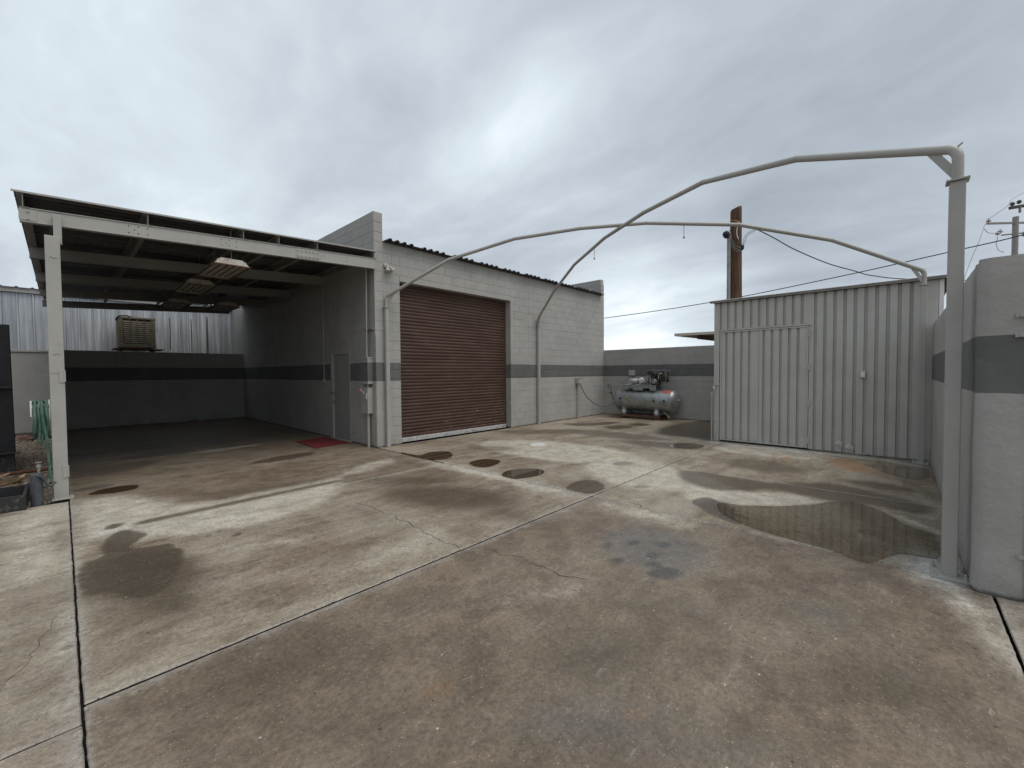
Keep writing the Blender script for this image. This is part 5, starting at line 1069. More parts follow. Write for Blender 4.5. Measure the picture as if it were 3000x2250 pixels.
MB().box(-6.4, -4.735, -.56, -.53, .0, .175).build('side_panel', M['dirtyblack'], ty, bevel=.004)
MB().box(-6.4, -4.735, .24, .27, .0, .155).build('side_panel', M['dirtyblack'], ty, bevel=.004)
MB().box(-4.765, -4.735, -.53, .24, .0, .17).build('side_panel', M['dirtyblack'], ty, bevel=.004)
MB().box(-6.4, -4.765, -.53, .24, -.02, .012).build('bottom', M['black'], ty)
# standpipe tap
tp = empty('garden_tap', (-4.66, -.38, 0), 'outdoor tap on a fat grey standpipe left of the carport post', 'tap')
MB().lathe([(-.03, .055), (.30, .053), (.37, .056), (.375, .04)], (-4.655, -.38, 0), (0, 0, 1), 18).build('standpipe', M['greypipe'], tp, True)
MB().tube([(-4.635, -.38, .36), (-4.635, -.38, .47)], .014, 10).tube([(-4.635, -.385, .43), (-4.635, -.42, .42)], .012, 8).build('pipe', M['brass'], tp, True)
MB().lathe([(0, .02), (.02, .026), (.045, .02), (.05, .01), (.065, .01)], (-4.635, -.38, .44), (0, 0, 1), 10).build('valve_body', M['brass'], tp, True)
MB().lathe([(0, .03), (.008, .032), (.012, .006)], (-4.635, -.38, .505), (0, 0, 1), 10).build('valve_handle', M['brass'], tp, True)
MB().tube([(-4.69, -.36, .34), (-4.68, -.41, .35), (-4.64, -.44, .36), (-4.60, -.44, .33), (-4.585, -.42, .27), (-4.56, -.41, .22), (-4.53, -.40, .22), (-4.50, -.39, .25)], .013, 8).build('hose_bend', M['greypipe'], tp, True)
# hose on hanger
hr = empty('hose_hanger', (-4.6, -.2, 1.0), 'pale hose hanger fixed to the carport post behind the coiled green hose', 'hanger')
MB().box(-4.690, -4.675, -.26, -.14, 1.05, 1.24).box(-4.54, -4.523, -.26, -.14, 1.0, 1.25).build('flange', M['white'], hr, bevel=.003)
MB().prism([(-.06, 0), (-.04, .03), (0, .042), (.04, .03), (.06, 0)], (-4.675, -.20, 1.16), (0, 1, 0), (0, 0, 1), (1, 0, 0), .15).build('saddle', M['trim'], hr)
hs = MB(); pts = []; rs2 = random.Random(11); turns = 9
for i in range(turns * 24 + 1):
    a = 2 * math.pi * i / 24; tt = i / (turns * 24); lay_ = (i // 24)
    x = -4.662 + .118 * (0.5 - 0.5 * math.cos(tt * math.pi * 3.2)) + .004 * math.sin(i * 1.3)
    hgt = .205 + .018 * (lay_ % 3) + .012 * math.sin(lay_ * 2.1); wdt = .075 + .012 * (lay_ % 2)
    zc_ = 1.225 - hgt
    pts.append((x + .006 * math.sin(a * 2 + lay_), -.205 - math.sin(a) * wdt, zc_ + math.cos(a) * hgt + .008 * (lay_ % 3)))
hs.tube(pts, .0125, 7)
hs.tube([(-4.60, -.30, 1.2), (-4.585, -.32, 1.0), (-4.565, -.31, .82), (-4.555, -.3, .6), (-4.548, -.31, .42), (-4.552, -.33, .30), (-4.575, -.36, .22), (-4.60, -.38, .2)], .0135, 8)
hs.tube([(-4.62, -.28, .86), (-4.625, -.27, .74), (-4.61, -.26, .70), (-4.60, -.26, .74), (-4.60, -.26, .86)], .012, 7)
o = hs.build('garden_hose', M['hose'], None, True); tag(o, 'coiled green garden hose hanging on the left carport post, its end dangling', 'hose')
# split firewood and loose boards
for i, (a, b_, w1, h1, mt_) in enumerate([((-5.35, .75, .05), (-4.90, 1.10, .12), .12, .08, 'bark'), ((-5.2, .62, .10), (-4.78, .80, .16), .10, .07, 'bark'), ((-4.90, .70, .06), (-4.80, 1.02, .17), .09, .05, 'split'),
                                        ((-5.15, .95, .15), (-4.95, 1.15, .19), .07, .02, 'split'), ((-5.25, .70, .15), (-5.02, .92, .20), .05, .015, 'split')]):
    a = Vector(a); b_ = Vector(b_); n_ = (b_ - a).normalized(); sdv = n_.cross(Vector((0, 0, 1))).normalized(); u_ = sdv.cross(n_)
    poly = [(-w1 / 2, -h1 * .4), (-w1 * .1, -h1 * .55), (w1 / 2, -h1 * .2), (w1 * .3, h1 * .5), (-w1 * .25, h1 * .45)]
    m_ = MB(); nseg = 7; vs_ = []
    for s_ in range(nseg + 1):
        c_ = a.lerp(b_, s_ / nseg); k_ = .35 + .65 * math.sin(math.pi * min(1, (s_ + .8) / (nseg + 1))) 
        for x_, y_ in poly: vs_.append(c_ + sdv * (x_ * k_ * rs2.uniform(.85, 1.1)) + u_ * (y_ * k_ * rs2.uniform(.8, 1.1)))
    m_.add(vs_, [(s_ * 5 + q, s_ * 5 + (q + 1) % 5, (s_ + 1) * 5 + (q + 1) % 5, (s_ + 1) * 5 + q) for s_ in range(nseg) for q in range(5)] + [(4, 3, 2, 1, 0), tuple(nseg * 5 + q for q in range(5))])
    o = m_.build('firewood', M[mt_])
    tag(o, ['longest bark covered log of the firewood heap behind the tray', 'darker log lying on top at the front of the firewood heap', 'pale curved slab of wood leaning up at the right of the heap', 'thin pale splinter on top of the firewood heap', 'narrow pale splinter at the left of the firewood heap'][i], 'firewood', 'firewood heap by the black container')
o = MB().tube([(-5.4, 2.15, .03), (-5.0, 2.1, .04), (-4.62, 2.2, .03), (-4.42, 2.15, .02)], .028, 8).build('rusty_pipe', M['rust'], None, True); tag(o, 'dark red pipe lying on the dirt behind the carport post', 'pipe')
M['rock'] = simple('brown_rock', (.16, .10, .075), .95, 0, .5, 6, .6, 20)
for i, (x, y, r_) in enumerate([(-5.05, 7.6, .20), (-4.75, 7.9, .13), (-5.4, 8.3, .16)]):
    vs_ = []; m_ = MB()
    for a_ in range(5):
        for b2 in range(9):
            th = math.pi * a_ / 8 + .0; ph = 2 * math.pi * b2 / 9; k_ = r_ * (1 + .25 * math.sin(a_ * 3 + b2 * 2.3 + i))
            vs_.append((x + math.cos(ph) * math.cos(th) * k_ * 1.2, y + math.sin(ph) * math.cos(th) * k_, -.04 + math.sin(th) * k_ * .7))
    m_.add(vs_, [(a_ * 9 + b2, a_ * 9 + (b2 + 1) % 9, (a_ + 1) * 9 + (b2 + 1) % 9, (a_ + 1) * 9 + b2) for a_ in range(4) for b2 in range(9)])
    o = m_.build('rock', M['rock'], None, True); tag(o, ['largest brown rock on the dirt at the foot of the left wall', 'small brown rock nearest the carport post at the wall foot', 'brown rock half hidden behind the black container'][i], 'rock', 'rocks at the foot of the left wall')

# ------------------------------------------------------------------ pipe arches
def arch(A, B, prof, label, base_a, base_b, hang):
    A = Vector((*A, 0)); B = Vector((*B, 0)); L = (B - A).length; dr = (B - A) / L; sdv = Vector((-dr.y, dr.x, 0))
    t_ = empty('pipe_arch', tuple((A + B) / 2), label, 'arch', 'crossing pipe arches over the yard')
    P_ = lambda t, z: A + dr * t + Vector((0, 0, z))
    r_ = .033; pts = []
    for side_ in (0, 1):
        el = []
        R_ = .10; zc_ = 3.085; ang = math.atan2(prof[1][1] - prof[0][1], prof[1][0] - prof[0][0]) if side_ == 0 else math.atan2(prof[-2][1] - prof[-1][1], prof[-1][0] - prof[-2][0])
        el.append((0, 2.93)); el.append((0, zc_))
        sweep = math.pi / 2 - ang
        for k in range(1, 8):
            a = sweep * k / 7; el.append((R_ - R_ * math.cos(a), zc_ + R_ * math.sin(a)))
        pts.append(el)
    line = [P_(t, z) for t, z in pts[0]] + [P_(t, z) for t, z in prof[1:-1]] + [P_(L - t, z) for t, z in reversed(pts[1])]
    MB().tube(line, [r_] * len(line), 14).build('pipe', M['trim'], t_, True)
    for E_, s_, base, el in ((A, 1, base_a, pts[0]), (B, -1, base_b, pts[1])):
        w_ = .042
        pb_ = MB().obox(E_ + Vector((0, 0, 1.457)), (1, 0, 0), (0, 1, 0), (0, 0, 1), w_, w_, 1.457).build('post', M['trim'], t_, bevel=.007)
        MB().obox(E_ + Vector((0, 0, 2.921)), (1, 0, 0), (0, 1, 0), (0, 0, 1), .060, .060, .006).build('collar', M['trim'], t_, bevel=.001)
        # brace strap under the elbow
        q4 = [(.03, 2.95), (.03, 3.05), (.10, 3.16), (.205, 3.225)]
        Q4 = [E_ + dr * s_ * a_ + Vector((0, 0, z_)) for a_, z_ in q4]
        MB().add([v_ - sdv * .004 for v_ in Q4] + [v_ + sdv * .004 for v_ in Q4],
                 [(0, 1, 2, 3), (7, 6, 5, 4), (0, 4, 5, 1), (1, 5, 6, 2), (2, 6, 7, 3), (3, 7, 4, 0)]).build('brace', M['trim'], t_)
        hk = E_ + Vector((0, 0, 3.172)) + dr * s_ * .025
        MB().tube([hk, hk - dr * s_ * .03 + Vector((0, 0, .004)), hk - dr * s_ * .05 + Vector((0, 0, .016))], .006, 6).build('hook', M['trim'], t_, True)
        if base:
            bp_ = MB().obox(E_ + Vector(base) + Vector((0, 0, .012)), (1, 0, 0), (0, 1, 0), (0, 0, 1), .105, .10, .01).build('base_plate', M['trim'], t_, bevel=.002)
            for dx, dy in ((-.085, -.08), (-.085, .08), (.085, -.08), (.085, .08)):
                c_ = E_ + Vector(base) + Vector((dx, dy, .02)); MB().cyl(c_, c_ + Vector((0, 0, .045)), .007, 8).lathe([(0, .014), (.014, .014)], c_ + Vector((0, 0, .002)), (0, 0, 1), 6).build('anchor_bolt', M['trim'], bp_)
    for t_k, z_k in prof[1:-1]:                       # weld seams where the straight lengths meet
        q_ = P_(t_k, z_k); MB().lathe([(-.006, r_ - .002), (-.004, r_ + .0022), (.004, r_ + .0022), (.006, r_ - .002)], q_, dr, 16).build('weld_seam', M['trim'], t_, True)
    if hang:
        t0 = hang; z0 = np.interp(t0, [q[0] for q in prof], [q[1] for q in prof]) - r_
        c_ = P_(t0, z0); MB().tube([c_, c_ + Vector((0, 0, -.19))], .006, 6).lathe([(0, .012), (.02, .022), (.04, .008)], c_ + Vector((0, 0, -.19)), (0, 0, -1), 10).build('drop_rod', M['trim'], t_, True)
    return t_
la = 9.71
arch((.06, -8.235), (5.25, -.055), [(.1, 3.24), (1.30, 3.715), (2.68, 4.08), (4.1, 4.20), (5.5, 4.21), (7.0, 4.06), (8.35, 3.70), (la - .1, 3.23)],
     'pipe arch standing on the bolted post in the right foreground, rising highest in the photo', (0, 0, 0), None, 5.95)
arch((.235, -.055), (5.16, -8.215), [(.1, 3.24), (1.39, 3.83), (2.73, 4.15), (4.0, 4.255), (5.2, 4.262), (6.75, 4.11), (8.2, 3.74), (9.53 - .1, 3.24)],
     'lower pipe arch from the building corner to the post before the shed', None, (0, 0, 0), 5.85)

# ------------------------------------------------------------------ shed
sd_ = empty('metal_shed', (6.6, -6.7, 0), 'grey ribbed sheet metal shed with a double width ribbed door', 'shed')
SX = 5.42
def wprof(ya, yb, pitch=.1475, out_=.098, phase=0, dep=.042):
    """profile from ya down to yb (Y decreasing); u = distance from ya, d = inward depth"""
    L = ya - yb; pr = [(0, 0)]; u = phase
    while u + .055 <= L:
        if u > .004: pr.append((u, 0))
        a = u + .007; b_ = u + .046; c_ = u + .053
        for q, d_ in ((a, dep), (b_, dep), (c_, 0)):
            if q < L: pr.append((q, d_))
        u += pitch
    pr.append((L, 0)); return pr
def wpanel(ya, yb, z0, z1, phase, parent, x=SX, name='wall_panel', dep=.042, mt_='shed'):
    pr = wprof(ya, yb, phase=phase, dep=dep)
    return MB().sheet(pr, (x, ya, z0), (0, -1, 0), (1, 0, 0), (0, 0, 1), z1 - z0).build(name, M[mt_], parent, solid=.0015)
W_ = .1475 * 6
# above the door
y = -4.965; k = 0
while y > -6.66:
    ye = max(y - W_, -6.68); wpanel(y, ye + .002, 2.455, 3.03, .07, sd_); y = ye
y = -6.652
while y > -8.40:
    ye = max(y - W_, -8.40); wpanel(y, ye + .002, .025, 3.03, .07, sd_, x=SX + random.uniform(0, .003)); y = ye
MB().box(SX - .004, SX + .06, -4.965, -4.925, .0, 3.03).build('corner_trim', M['shed'], sd_, bevel=.003)
MB().box(SX - .003, SX + .06, -5.035, -4.967, .0, 2.45).build('jamb', M['shed'], sd_, bevel=.003)
MB().box(SX + .005, SX + .08, -8.46, -8.402, .2, 3.03).build('corner_trim', M['white'], sd_, bevel=.003)
MB().box(SX + .08, 7.9, -8.45, -4.94, .0, 3.02).build('wall_core', M['shed'], sd_)
# roof
MB().box(SX - .075, 8.0, -8.60, -4.85, 3.075, 3.085).build('roof_sheet', M['white'], sd_, bevel=.002)
MB().box(SX - .07, SX - .055, -8.595, -4.855, 3.03, 3.074).build('eave_trim', M['eave'], sd_)
MB().box(SX - .055, 8.0, -8.59, -4.86, 3.055, 3.073).build('roof_deck', M['darkroof'], sd_)
m_ = MB().sheet(ribs(3.7, .0925, .03, -.02, .008), (SX - .03, -8.58, 3.052), (0, 1, 0), (0, 0, 1), (1, 0, 0), 2.4); m_.build('corrugated_edge', M['darkroof'], sd_)
# door
dr_ = empty('door', (0, 0, 0), None, None); dr_.parent = sd_; dr_.location = Vector((SX, -5.85, 0)) - PO(sd_); dr_.name = 'shed_door'
FY0, FY1, FZ = -5.05, -6.645, 2.41
fr = MB().box(SX - .012, SX + .03, FY0 - .028, FY0, .035, FZ).box(SX - .012, SX + .03, FY1, FY1 + .028, .035, FZ).box(SX - .012, SX + .03, FY1 + .028, FY0 - .028, FZ - .028, FZ).box(SX - .010, SX + .03, FY1 + .028, FY0 - .028, .035, .06)
fr.build('door_frame', M['shed'], dr_, bevel=.003)
MB().box(SX - .016, SX + .02, FY1 - .05, FY0 + .01, FZ + .008, FZ + .04).build('head_trim', M['shed'], dr_, bevel=.003)
wpanel(FY0 - .03, -5.795, .065, FZ - .03, .07, dr_, x=SX + .004, name='door_panel')
wpanel(-5.80, FY1 + .03, .062, FZ - .03, .06, dr_, x=SX - .0, name='door_panel')
MB().box(SX + .062, SX + .07, FY1, FY0, .0, FZ + .04).build('door_backing', M['darkroof'], dr_)
for z in (2.2, 1.55, .85, .12): MB().cyl((SX - .02, FY1 - .012, z), (SX - .02, FY1 - .012, z + .13), .016, 8).box(SX - .016, SX - .0125, FY1 - .04, FY1 + .02, z + .01, z + .10).build('hinge', M['shed'], dr_)
MB().box(SX - .03, SX - .013, -5.07, -4.93, 1.235, 1.265).build('hasp', M['shed'], dr_, bevel=.002)
MB().box(SX - .06, SX - .028, -4.965, -4.925, 1.16, 1.215).tube([(SX - .045, -4.957, 1.215), (SX - .045, -4.957, 1.25), (SX - .045, -4.945, 1.262), (SX - .045, -4.933, 1.25), (SX - .045, -4.933, 1.215)], .005, 6).build('padlock', M['chrome'], dr_)
# bent pieces of the sheet near the foot, rubble mortar line, outlet
m_ = MB()
for yc, zc_, sc in ((-7.12, .16, 1.0), (-7.27, .10, 1.15)):
    m_.add([(SX - .001, yc - .05 * sc, zc_ - .07 * sc), (SX - .03, yc + .01, zc_ + .0), (SX - .001, yc + .055 * sc, zc_ + .03 * sc), (SX - .001, yc - .01, zc_ + .09 * sc), (SX - .001, yc - .07 * sc, zc_ + .03)], [(0, 1, 4), (1, 3, 4), (1, 2, 3), (0, 2, 1)])
m_.build('dent', M['shed'], sd_)
m_ = MB(); rs3 = random.Random(3); y = -6.7
while y > -8.2:
    w1 = rs3.uniform(.04, .12); m_.box(SX - .015 - rs3.uniform(0, .02), SX + .05, y - w1, y, 0, .022 + rs3.uniform(0, .012)); y -= w1 * .97
m_.build('mortar_foot', M['joint'], sd_, bevel=.004)
ox = empty('outlet_cover', (SX, -7.45, 1.42), 'small weatherproof outlet cover on the shed front', 'outlet')
MB().box(SX - .035, SX - .001, -7.495, -7.415, 1.40, 1.53).build('box', M['shed'], ox, bevel=.006)
MB().box(SX - .047, SX - .036, -7.485, -7.425, 1.425, 1.51).build('flap', M['white'], ox, bevel=.004)
vp = empty('standpipe', (5.30, -4.90, 0), 'thin capped standpipe at the left corner of the shed', 'pipe')
MB().cyl((5.34, -4.905, 0), (5.34, -4.905, 1.0), .016, 10).build('pipe', M['trim'], vp, True)
MB().lathe([(0, .02), (.03, .026), (.06, .02), (.1, .012)], (5.34, -4.905, .98), (0, 0, 1), 10).box(5.33, 5.35, -4.95, -4.86, 1.06, 1.07).build('valve', M['trim'], vp)
# ------------------------------------------------------------------ right wall (stucco over block) and gate
def stucco_wall(name, x0, x1, y0, y1, H, label, r_=.03):
    pts = []; step = .06
    def edge(a, b_):
        n_ = max(1, int((Vector(b_) - Vector(a)).length / step)); return [Vector(a).lerp(Vector(b_), i / n_) for i in range(n_)]
    def corner(cx, cy, a0):
        return [Vector((cx + r_ * math.cos(a0 + k * math.pi / 8), cy + r_ * math.sin(a0 + k * math.pi / 8), 0)) for k in range(5)]
    c1 = corner(x0 + r_, y0 + r_, math.pi); c2 = corner(x1 - r_, y0 + r_, 1.5 * math.pi); c3 = corner(x1 - r_, y1 - r_, 0); c4 = corner(x0 + r_, y1 - r_, .5 * math.pi)
    for c_, nx in ((c1, c2), (c2, c3), (c3, c4), (c4, c1)):
        pts += c_[:-1]; pts += edge(c_[-1], nx[0])
    n_ = len(pts); nz = int(H / .09); V = []; F = []; cx = (x0 + x1) / 2; cy = (y0 + y1) / 2
    for k in range(nz + 1):
        zt = k / nz
        for p_ in pts:
            nrm = Vector((0, 0, 0))
            if p_.x < x0 + r_ * 1.01: nrm.x = -1
            if p_.x > x1 - r_ * 1.01: nrm.x = 1
            if p_.y < y0 + r_ * 1.01: nrm.y = -1
            if p_.y > y1 - r_ * 1.01: nrm.y = 1
            nrm.normalize()
            z = zt * (H + .012 * mn.noise(Vector((p_.x * 2.2, 5, 0))) + .008 * mn.noise(Vector((p_.x * 9, 2, 0))))
            q = p_ + nrm * (.006 * mn.noise(Vector((p_.x * 3, p_.y * 3, z * 2.5))) + .003 * mn.noise(Vector((p_.x * 14, p_.y * 14, z * 12))))
            if k == 0: q += -nrm * .012 * (1 + mn.noise(Vector((p_.x * 20, p_.y * 20, 0)))); z = -.02
            if k == 1: z = .03 + .02 * mn.noise(Vector((p_.x * 12, p_.y * 12, 3))); q += nrm * .004
            if k == nz: q -= nrm * .012
            if nrm.y > .5 and p_.x < x0 + .55: q += nrm * (.007 * math.sin((p_.x - x0) * 26) * max(0, 1 - (p_.x - x0) / .55))
            V.append((q.x, q.y, z))
    for k in range(nz):
        for i in range(n_): i2 = (i + 1) % n_; F.append((k * n_ + i, k * n_ + i2, (k + 1) * n_ + i2, (k + 1) * n_ + i))
    F.append(tuple(nz * n_ + i for i in range(n_)))
    m_ = MB(); m_.add(V, F); o = m_.build(name, M['stucco'], None, True); tag(o, label, 'wall'); return o
stucco_wall('stucco_wall', -.135, 5.36, -8.585, -8.335, 2.305, 'rough grey plastered wall with a dark stripe, ending beside the bolted post on the right', .06)
MB().box(-.10, .2, -8.62, -8.40, -.04, .028).build('footing', M['rock'], None, bevel=.01); tag(bpy.data.objects['footing'], 'crumbling footing under the near end of the plastered wall', 'footing')
for k, z in enumerate((1.90, 1.77)):
    o = MB().box(-.15, -.136, -8.56, -8.50, z - .013, z + .013).lathe([(0, .009), (.012, .009)], (-.15, -8.525, z), (-1, 0, 0), 6).build('bolt_tab', M['trim']); tag(o, ['upper', 'lower'][k] + ' painted bolt tab on the end face of the plastered wall', 'bracket', 'bolt tabs on the wall end')
gt = empty('steel_gate', (-.1, -8.7, 0), 'dark steel gate edge hinged to the plastered wall, cut off by the right edge', 'gate')
MB().box(-.14, -.09, -8.665, -8.60, .03, 2.1).build('gate_stile', M['black'], gt, bevel=.004)
MB().box(-.13, -.10, -8.62, -9.8, 2.05, 2.1).box(-.13, -.10, -9.8, -8.62, .05, .1).build('gate_rail', M['black'], gt)
MB().box(-.148, -.138, -8.66, -8.53, .29, .315).lathe([(0, .008), (.012, .008)], (-.148, -8.545, .303), (-1, 0, 0), 6).build('hinge', M['trim'], gt)
# yard end wall of blocks
ew_ = empty('block_wall', (9.25, -4, 0), 'low grey block wall with a dark stripe behind the compressor', 'wall')
wb = MB().box(9.1065, 9.30, -12, .3, -.1, 2.325).build('wall_body', M['joint'], ew_)
it = []
for u, L, z, H in courses(.01, 5.3, 2.335, 0):
    it.append((Vector((9.1005, -.001 - (u - .01), z)), -math.pi / 2, L, H, .05, wb, u > 5.0))
lay(it, 300)
# ------------------------------------------------------------------ compressor
def cc(y, z, x=8.68):
    k = (x + 4.4233) / (8.3 + 4.4233); return (-7.9456 + (y + 7.9456) * k, 1.55 + (z - 1.55) * k)
cm = empty('air_compressor', (8.68, -1.9, 0), 'old horizontal tank air compressor with motor and pump on top, on a rusty pallet', 'compressor')
CXc = 8.68; yl, _ = cc(-.95, 0); yr, _ = cc(-3.03, 0); zc0 = .60; TR = .352
tk = MB(); hd = [(0, .02)] + [(.17 - .17 * math.cos(a), TR * math.sin(a)) for a in [math.pi / 2 * k / 8 for k in range(1, 9)]]
Lt = yl - yr; prof_t = hd + [(Lt - h_, r_) for h_, r_ in reversed(hd)]
tilt = Vector((0, -1, -.012)); tk.lathe(prof_t, (CXc, yl, zc0 + .01), tilt, 40).build('tank', M['tank'], cm, True)
for h_ in (.175, Lt - .19): MB().lathe([(h_ - .012, TR - .002), (h_ - .01, TR + .005), (h_ + .01, TR + .005), (h_ + .012, TR - .002)], (CXc, yl, zc0 + .01), tilt, 40).build('weld_band', M['tank'], cm, True)
# red patch on the shoulder
m_ = MB(); vs_ = []
for i in range(9):
    for k in range(2):
        a = math.radians(48 + i * 5.0); y = yl - 1.66 - k * .27 - .06 * (1 - i / 8)
        vs_.append((CXc - math.cos(a) * (TR + .0025), y, zc0 - .012 * (1.8) + .01 + math.sin(a) * (TR + .0025)))
m_.add(vs_, [(2 * i, 2 * i + 1, 2 * i + 3, 2 * i + 2) for i in range(8)]); m_.build('red_patch', M['redpatch'], cm, True)
def ontank(y, ang, r_=TR): a = math.radians(ang); return Vector((CXc - math.cos(a) * r_, y, zc0 + math.sin(a) * r_))
for y, a in ((cc(-1.27, 0)[0], 8), (cc(-2.40, 0)[0], 2), (cc(-2.72, 0)[0], 3)):
    q = ontank(y, a); n_ = (q - Vector((CXc, y, zc0))).normalized(); MB().lathe([(0, .036), (.03, .034), (.032, .02), (.045, .02)], q - n_ * .006, n_, 12).build('port_plug', M['engine'], cm, True)
m_ = MB(); y0 = cc(-1.40, 0)[0]; vs_ = []
for i in range(4):
    for y in (y0, y0 - .14): vs_.append(ontank(y, 0 + i * 4, TR + .003))
m_.add(vs_, [(2 * i, 2 * i + 1, 2 * i + 3, 2 * i + 2) for i in range(3)]); m_.build('label_plate', M['yellowlabel'], cm)
MB().lathe([(0, .03), (.03, .03), (.06, .015)], (CXc, yr + .005, zc0 + .03), (0, -1, 0), 10).build('drain_plug', M['brass'], cm, True)
# saddle feet and pallet
for yc in (-1.36, -2.45):
    y, _ = cc(yc, 0)
    MB().box(CXc - .27, CXc + .27, y - .07, y + .07, .135, .155).box(CXc - .27, CXc - .255, y - .07, y + .07, .155, .40).box(CXc - .27, CXc + .2, y - .075, y - .065, .155, .34).box(CXc - .27, CXc + .2, y + .065, y + .075, .155, .34).build('foot', M['plate'], cm, bevel=.004)
    MB().prism([(-.045, -.06), (.045, -.06), (.045, .035), (.0, .055), (-.045, .035)], (CXc - .272, y, .245), (0, -1, 0), (0, 0, 1), (-1, 0, 0), .006).build('foot_plate', M['white'], cm)
plt = empty('pallet', (CXc, -1.9, 0), 'rust brown timber skid under the air compressor', 'pallet')
ya, yb = cc(-1.22, 0)[0], cc(-2.58, 0)[0]
M['palletwood'] = mk_wood('rusty_timber', (.06, .03, .02), (.17, .09, .06), (20, 2, 30))
for x in (CXc - .30, CXc + .22): MB().box(x - .045, x + .045, yb, ya, .06, .132).build('beam', M['palletwood'], plt, bevel=.006)
for y in (ya - .08, yb + .08): MB().box(CXc - .36, CXc + .32, y - .07, y + .07, 0, .058).build('runner', M['palletwood'], plt, bevel=.006)
MB().tube([(CXc - .1, yb - .02, .25), (CXc - .12, yb - .14, .18), (CXc - .14, yb - .24, .07)], .03, 8).build('drain_valve', M['brass'], cm, True)
# top plate with cut-outs
y0, y1 = cc(-1.29, 0)[0], cc(-2.42, 0)[0]; zt = cc(0, 1.105)[1]; zb = .93
for x in (CXc - .24, CXc + .24):
    pr = [(0, zb), (.16, zb), (.17, zb + .07), (.36, zb + .07), (.38, zb), (.73, zb), (.745, zb + .075), (.97, zb + .075), (.985, zb), (y0 - y1, zb), (y0 - y1, zt), (0, zt)]
    MB().prism(pr, (x, y0, 0), (0, -1, 0), (0, 0, 1), (-1, 0, 0), .008).build('deck_side', M['plate'], cm)
MB().box(CXc - .26, CXc + .26, y1, y0, zt, zt + .012).build('deck', M['plate'], cm, bevel=.003)
# silver motor: finned drum seen end-on-ish, plus belt guard plate
ym, zm = cc(-1.66, 1.225)
mr = MB().lathe([(-.16, .07), (-.15, .105), (.0, .115), (.15, .105), (.165, .07)], (CXc - .12, ym - .0, zm + .0), (-.92, .38, 0), 20).build('motor', M['plate'], cm, True)
a_ = Vector((-.92, .38, 0)).normalized(); fc = Vector((CXc - .12, ym, zm)) + a_ * .17
MB().lathe([(0, .10), (.012, .105), (.02, .085), (.012, .08)], fc, a_, 20).build('motor_ring', M['bar'], mr, True)
for k in range(7):
    u_ = a_.cross(Vector((0, 0, 1))).normalized(); MB().bar(fc + u_ * (-.09 + k * .03) + Vector((0, 0, -.06)) + a_ * .01, fc + u_ * (-.09 + k * .03) + Vector((0, 0, .06)) + a_ * .01, .008, .006, up=a_).build('motor_vent', M['bar'], mr)
y2, z2 = cc(-1.84, 1.25); MB().lathe([(-.12, .06), (-.1, .095), (.06, .10), (.10, .06)], (CXc - .02, y2, z2), (-.8, -.6, .05), 18).build('motor_end', M['bar'], cm, True)
m_ = MB(); arc = [(cc(-1.44, 1.14)), (cc(-1.50, 1.115)), (cc(-1.75, 1.11)), (cc(-1.88, 1.14)), (cc(-1.97, 1.22)), (cc(-2.0, 1.30))]
m_.tube([(CXc - .26, y, z) for y, z in arc], .012, 8).build('guard_rod', M['bar'], cm, True)
# pump: crankcase, two finned cylinders, heads, flywheel, guard cage, filter
yp, zp = cc(-2.33, 1.24)
MB().box(CXc - .14, CXc + .14, yp - .13, yp + .12, zt + .012, zp + .08).build('crankcase', M['engine'], cm, bevel=.03)
MB().lathe([(0, .085), (.02, .09), (.03, .06), (.05, .055), (.052, .03)], (CXc - .14, yp + .0, zp), (-1, 0, 0), 18).build('crank_cover', M['plate'], cm, True)
for dy, dz, ln in ((.06, .12, .17), (-.08, .13, .2)):
    b0 = Vector((CXc - .02, yp + dy, zp + .06)); ax = Vector((-.1, dy * 1.6, 1)).normalized()
    pr = []
    for k in range(7): pr += [(k * .024, .055), (k * .024 + .002, .078), (k * .024 + .010, .078), (k * .024 + .012, .055)]
    cy_ = MB().lathe(pr + [(.17, .055)], b0, ax, 18).build('cylinder', M['engine'], cm)
    MB().lathe([(.17, .07), (.20, .075), (.23, .06), (.235, .02)], b0, ax, 12).build('cylinder_head', M['engine'], cm)
yq, zq = cc(-2.20, 1.53); MB().lathe([(-.05, .075), (-.03, .09), (.04, .09), (.05, .06), (.06, .015)], (CXc - .16, yq, zq), (-1, .1, .1), 8).build('air_filter', M['engine'], cm)
yf, zf = cc(-2.56, 1.38)
fw_ = MB(); 
for a0 in range(5):
    a = a0 * 2 * math.pi / 5; fw_.bar((CXc - .05, yf, zf), (CXc - .05, yf + math.cos(a) * .15, zf + math.sin(a) * .15), .03, .02, up=(1, 0, 0))
fw_.lathe([(-.03, .145), (-.03, .175), (.03, .175), (.03, .145)], (CXc - .05, yf, zf), (-1, .0, 0), 26).lathe([(-.04, .03), (.04, .03)], (CXc - .05, yf, zf), (-1, 0, 0), 12).build('flywheel', M['engine'], cm)
MB().box(CXc + .02, CXc + .10, yf - .14, yf + .22, zf - .17, zf + .15).build('belt_guard', M['engine'], cm, bevel=.01)
MB().box(CXc - .17, CXc - .02, yp - .02, yp + .10, zp + .07, zp + .17).build('intake_manifold', M['engine'], cm, bevel=.015)
cg = MB(); ya_, za_ = cc(-2.12, 1.585); yb_, zb_ = cc(-2.72, 1.585); zlo = cc(0, 1.12)[1]
for x in (CXc - .2, CXc + .12):
    cg.tube([(x, ya_, za_), (x, yb_, zb_), (x, yb_, zlo), (x, yb_ + .18, zlo)], .007, 6)
cg.tube([(CXc - .2, yb_, zb_), (CXc + .12, yb_, zb_)], .007, 6).tube([(CXc - .2, yb_, zlo), (CXc + .12, yb_, zlo)], .007, 6)
cg.build('guard_cage', M['plate'], cm, True)
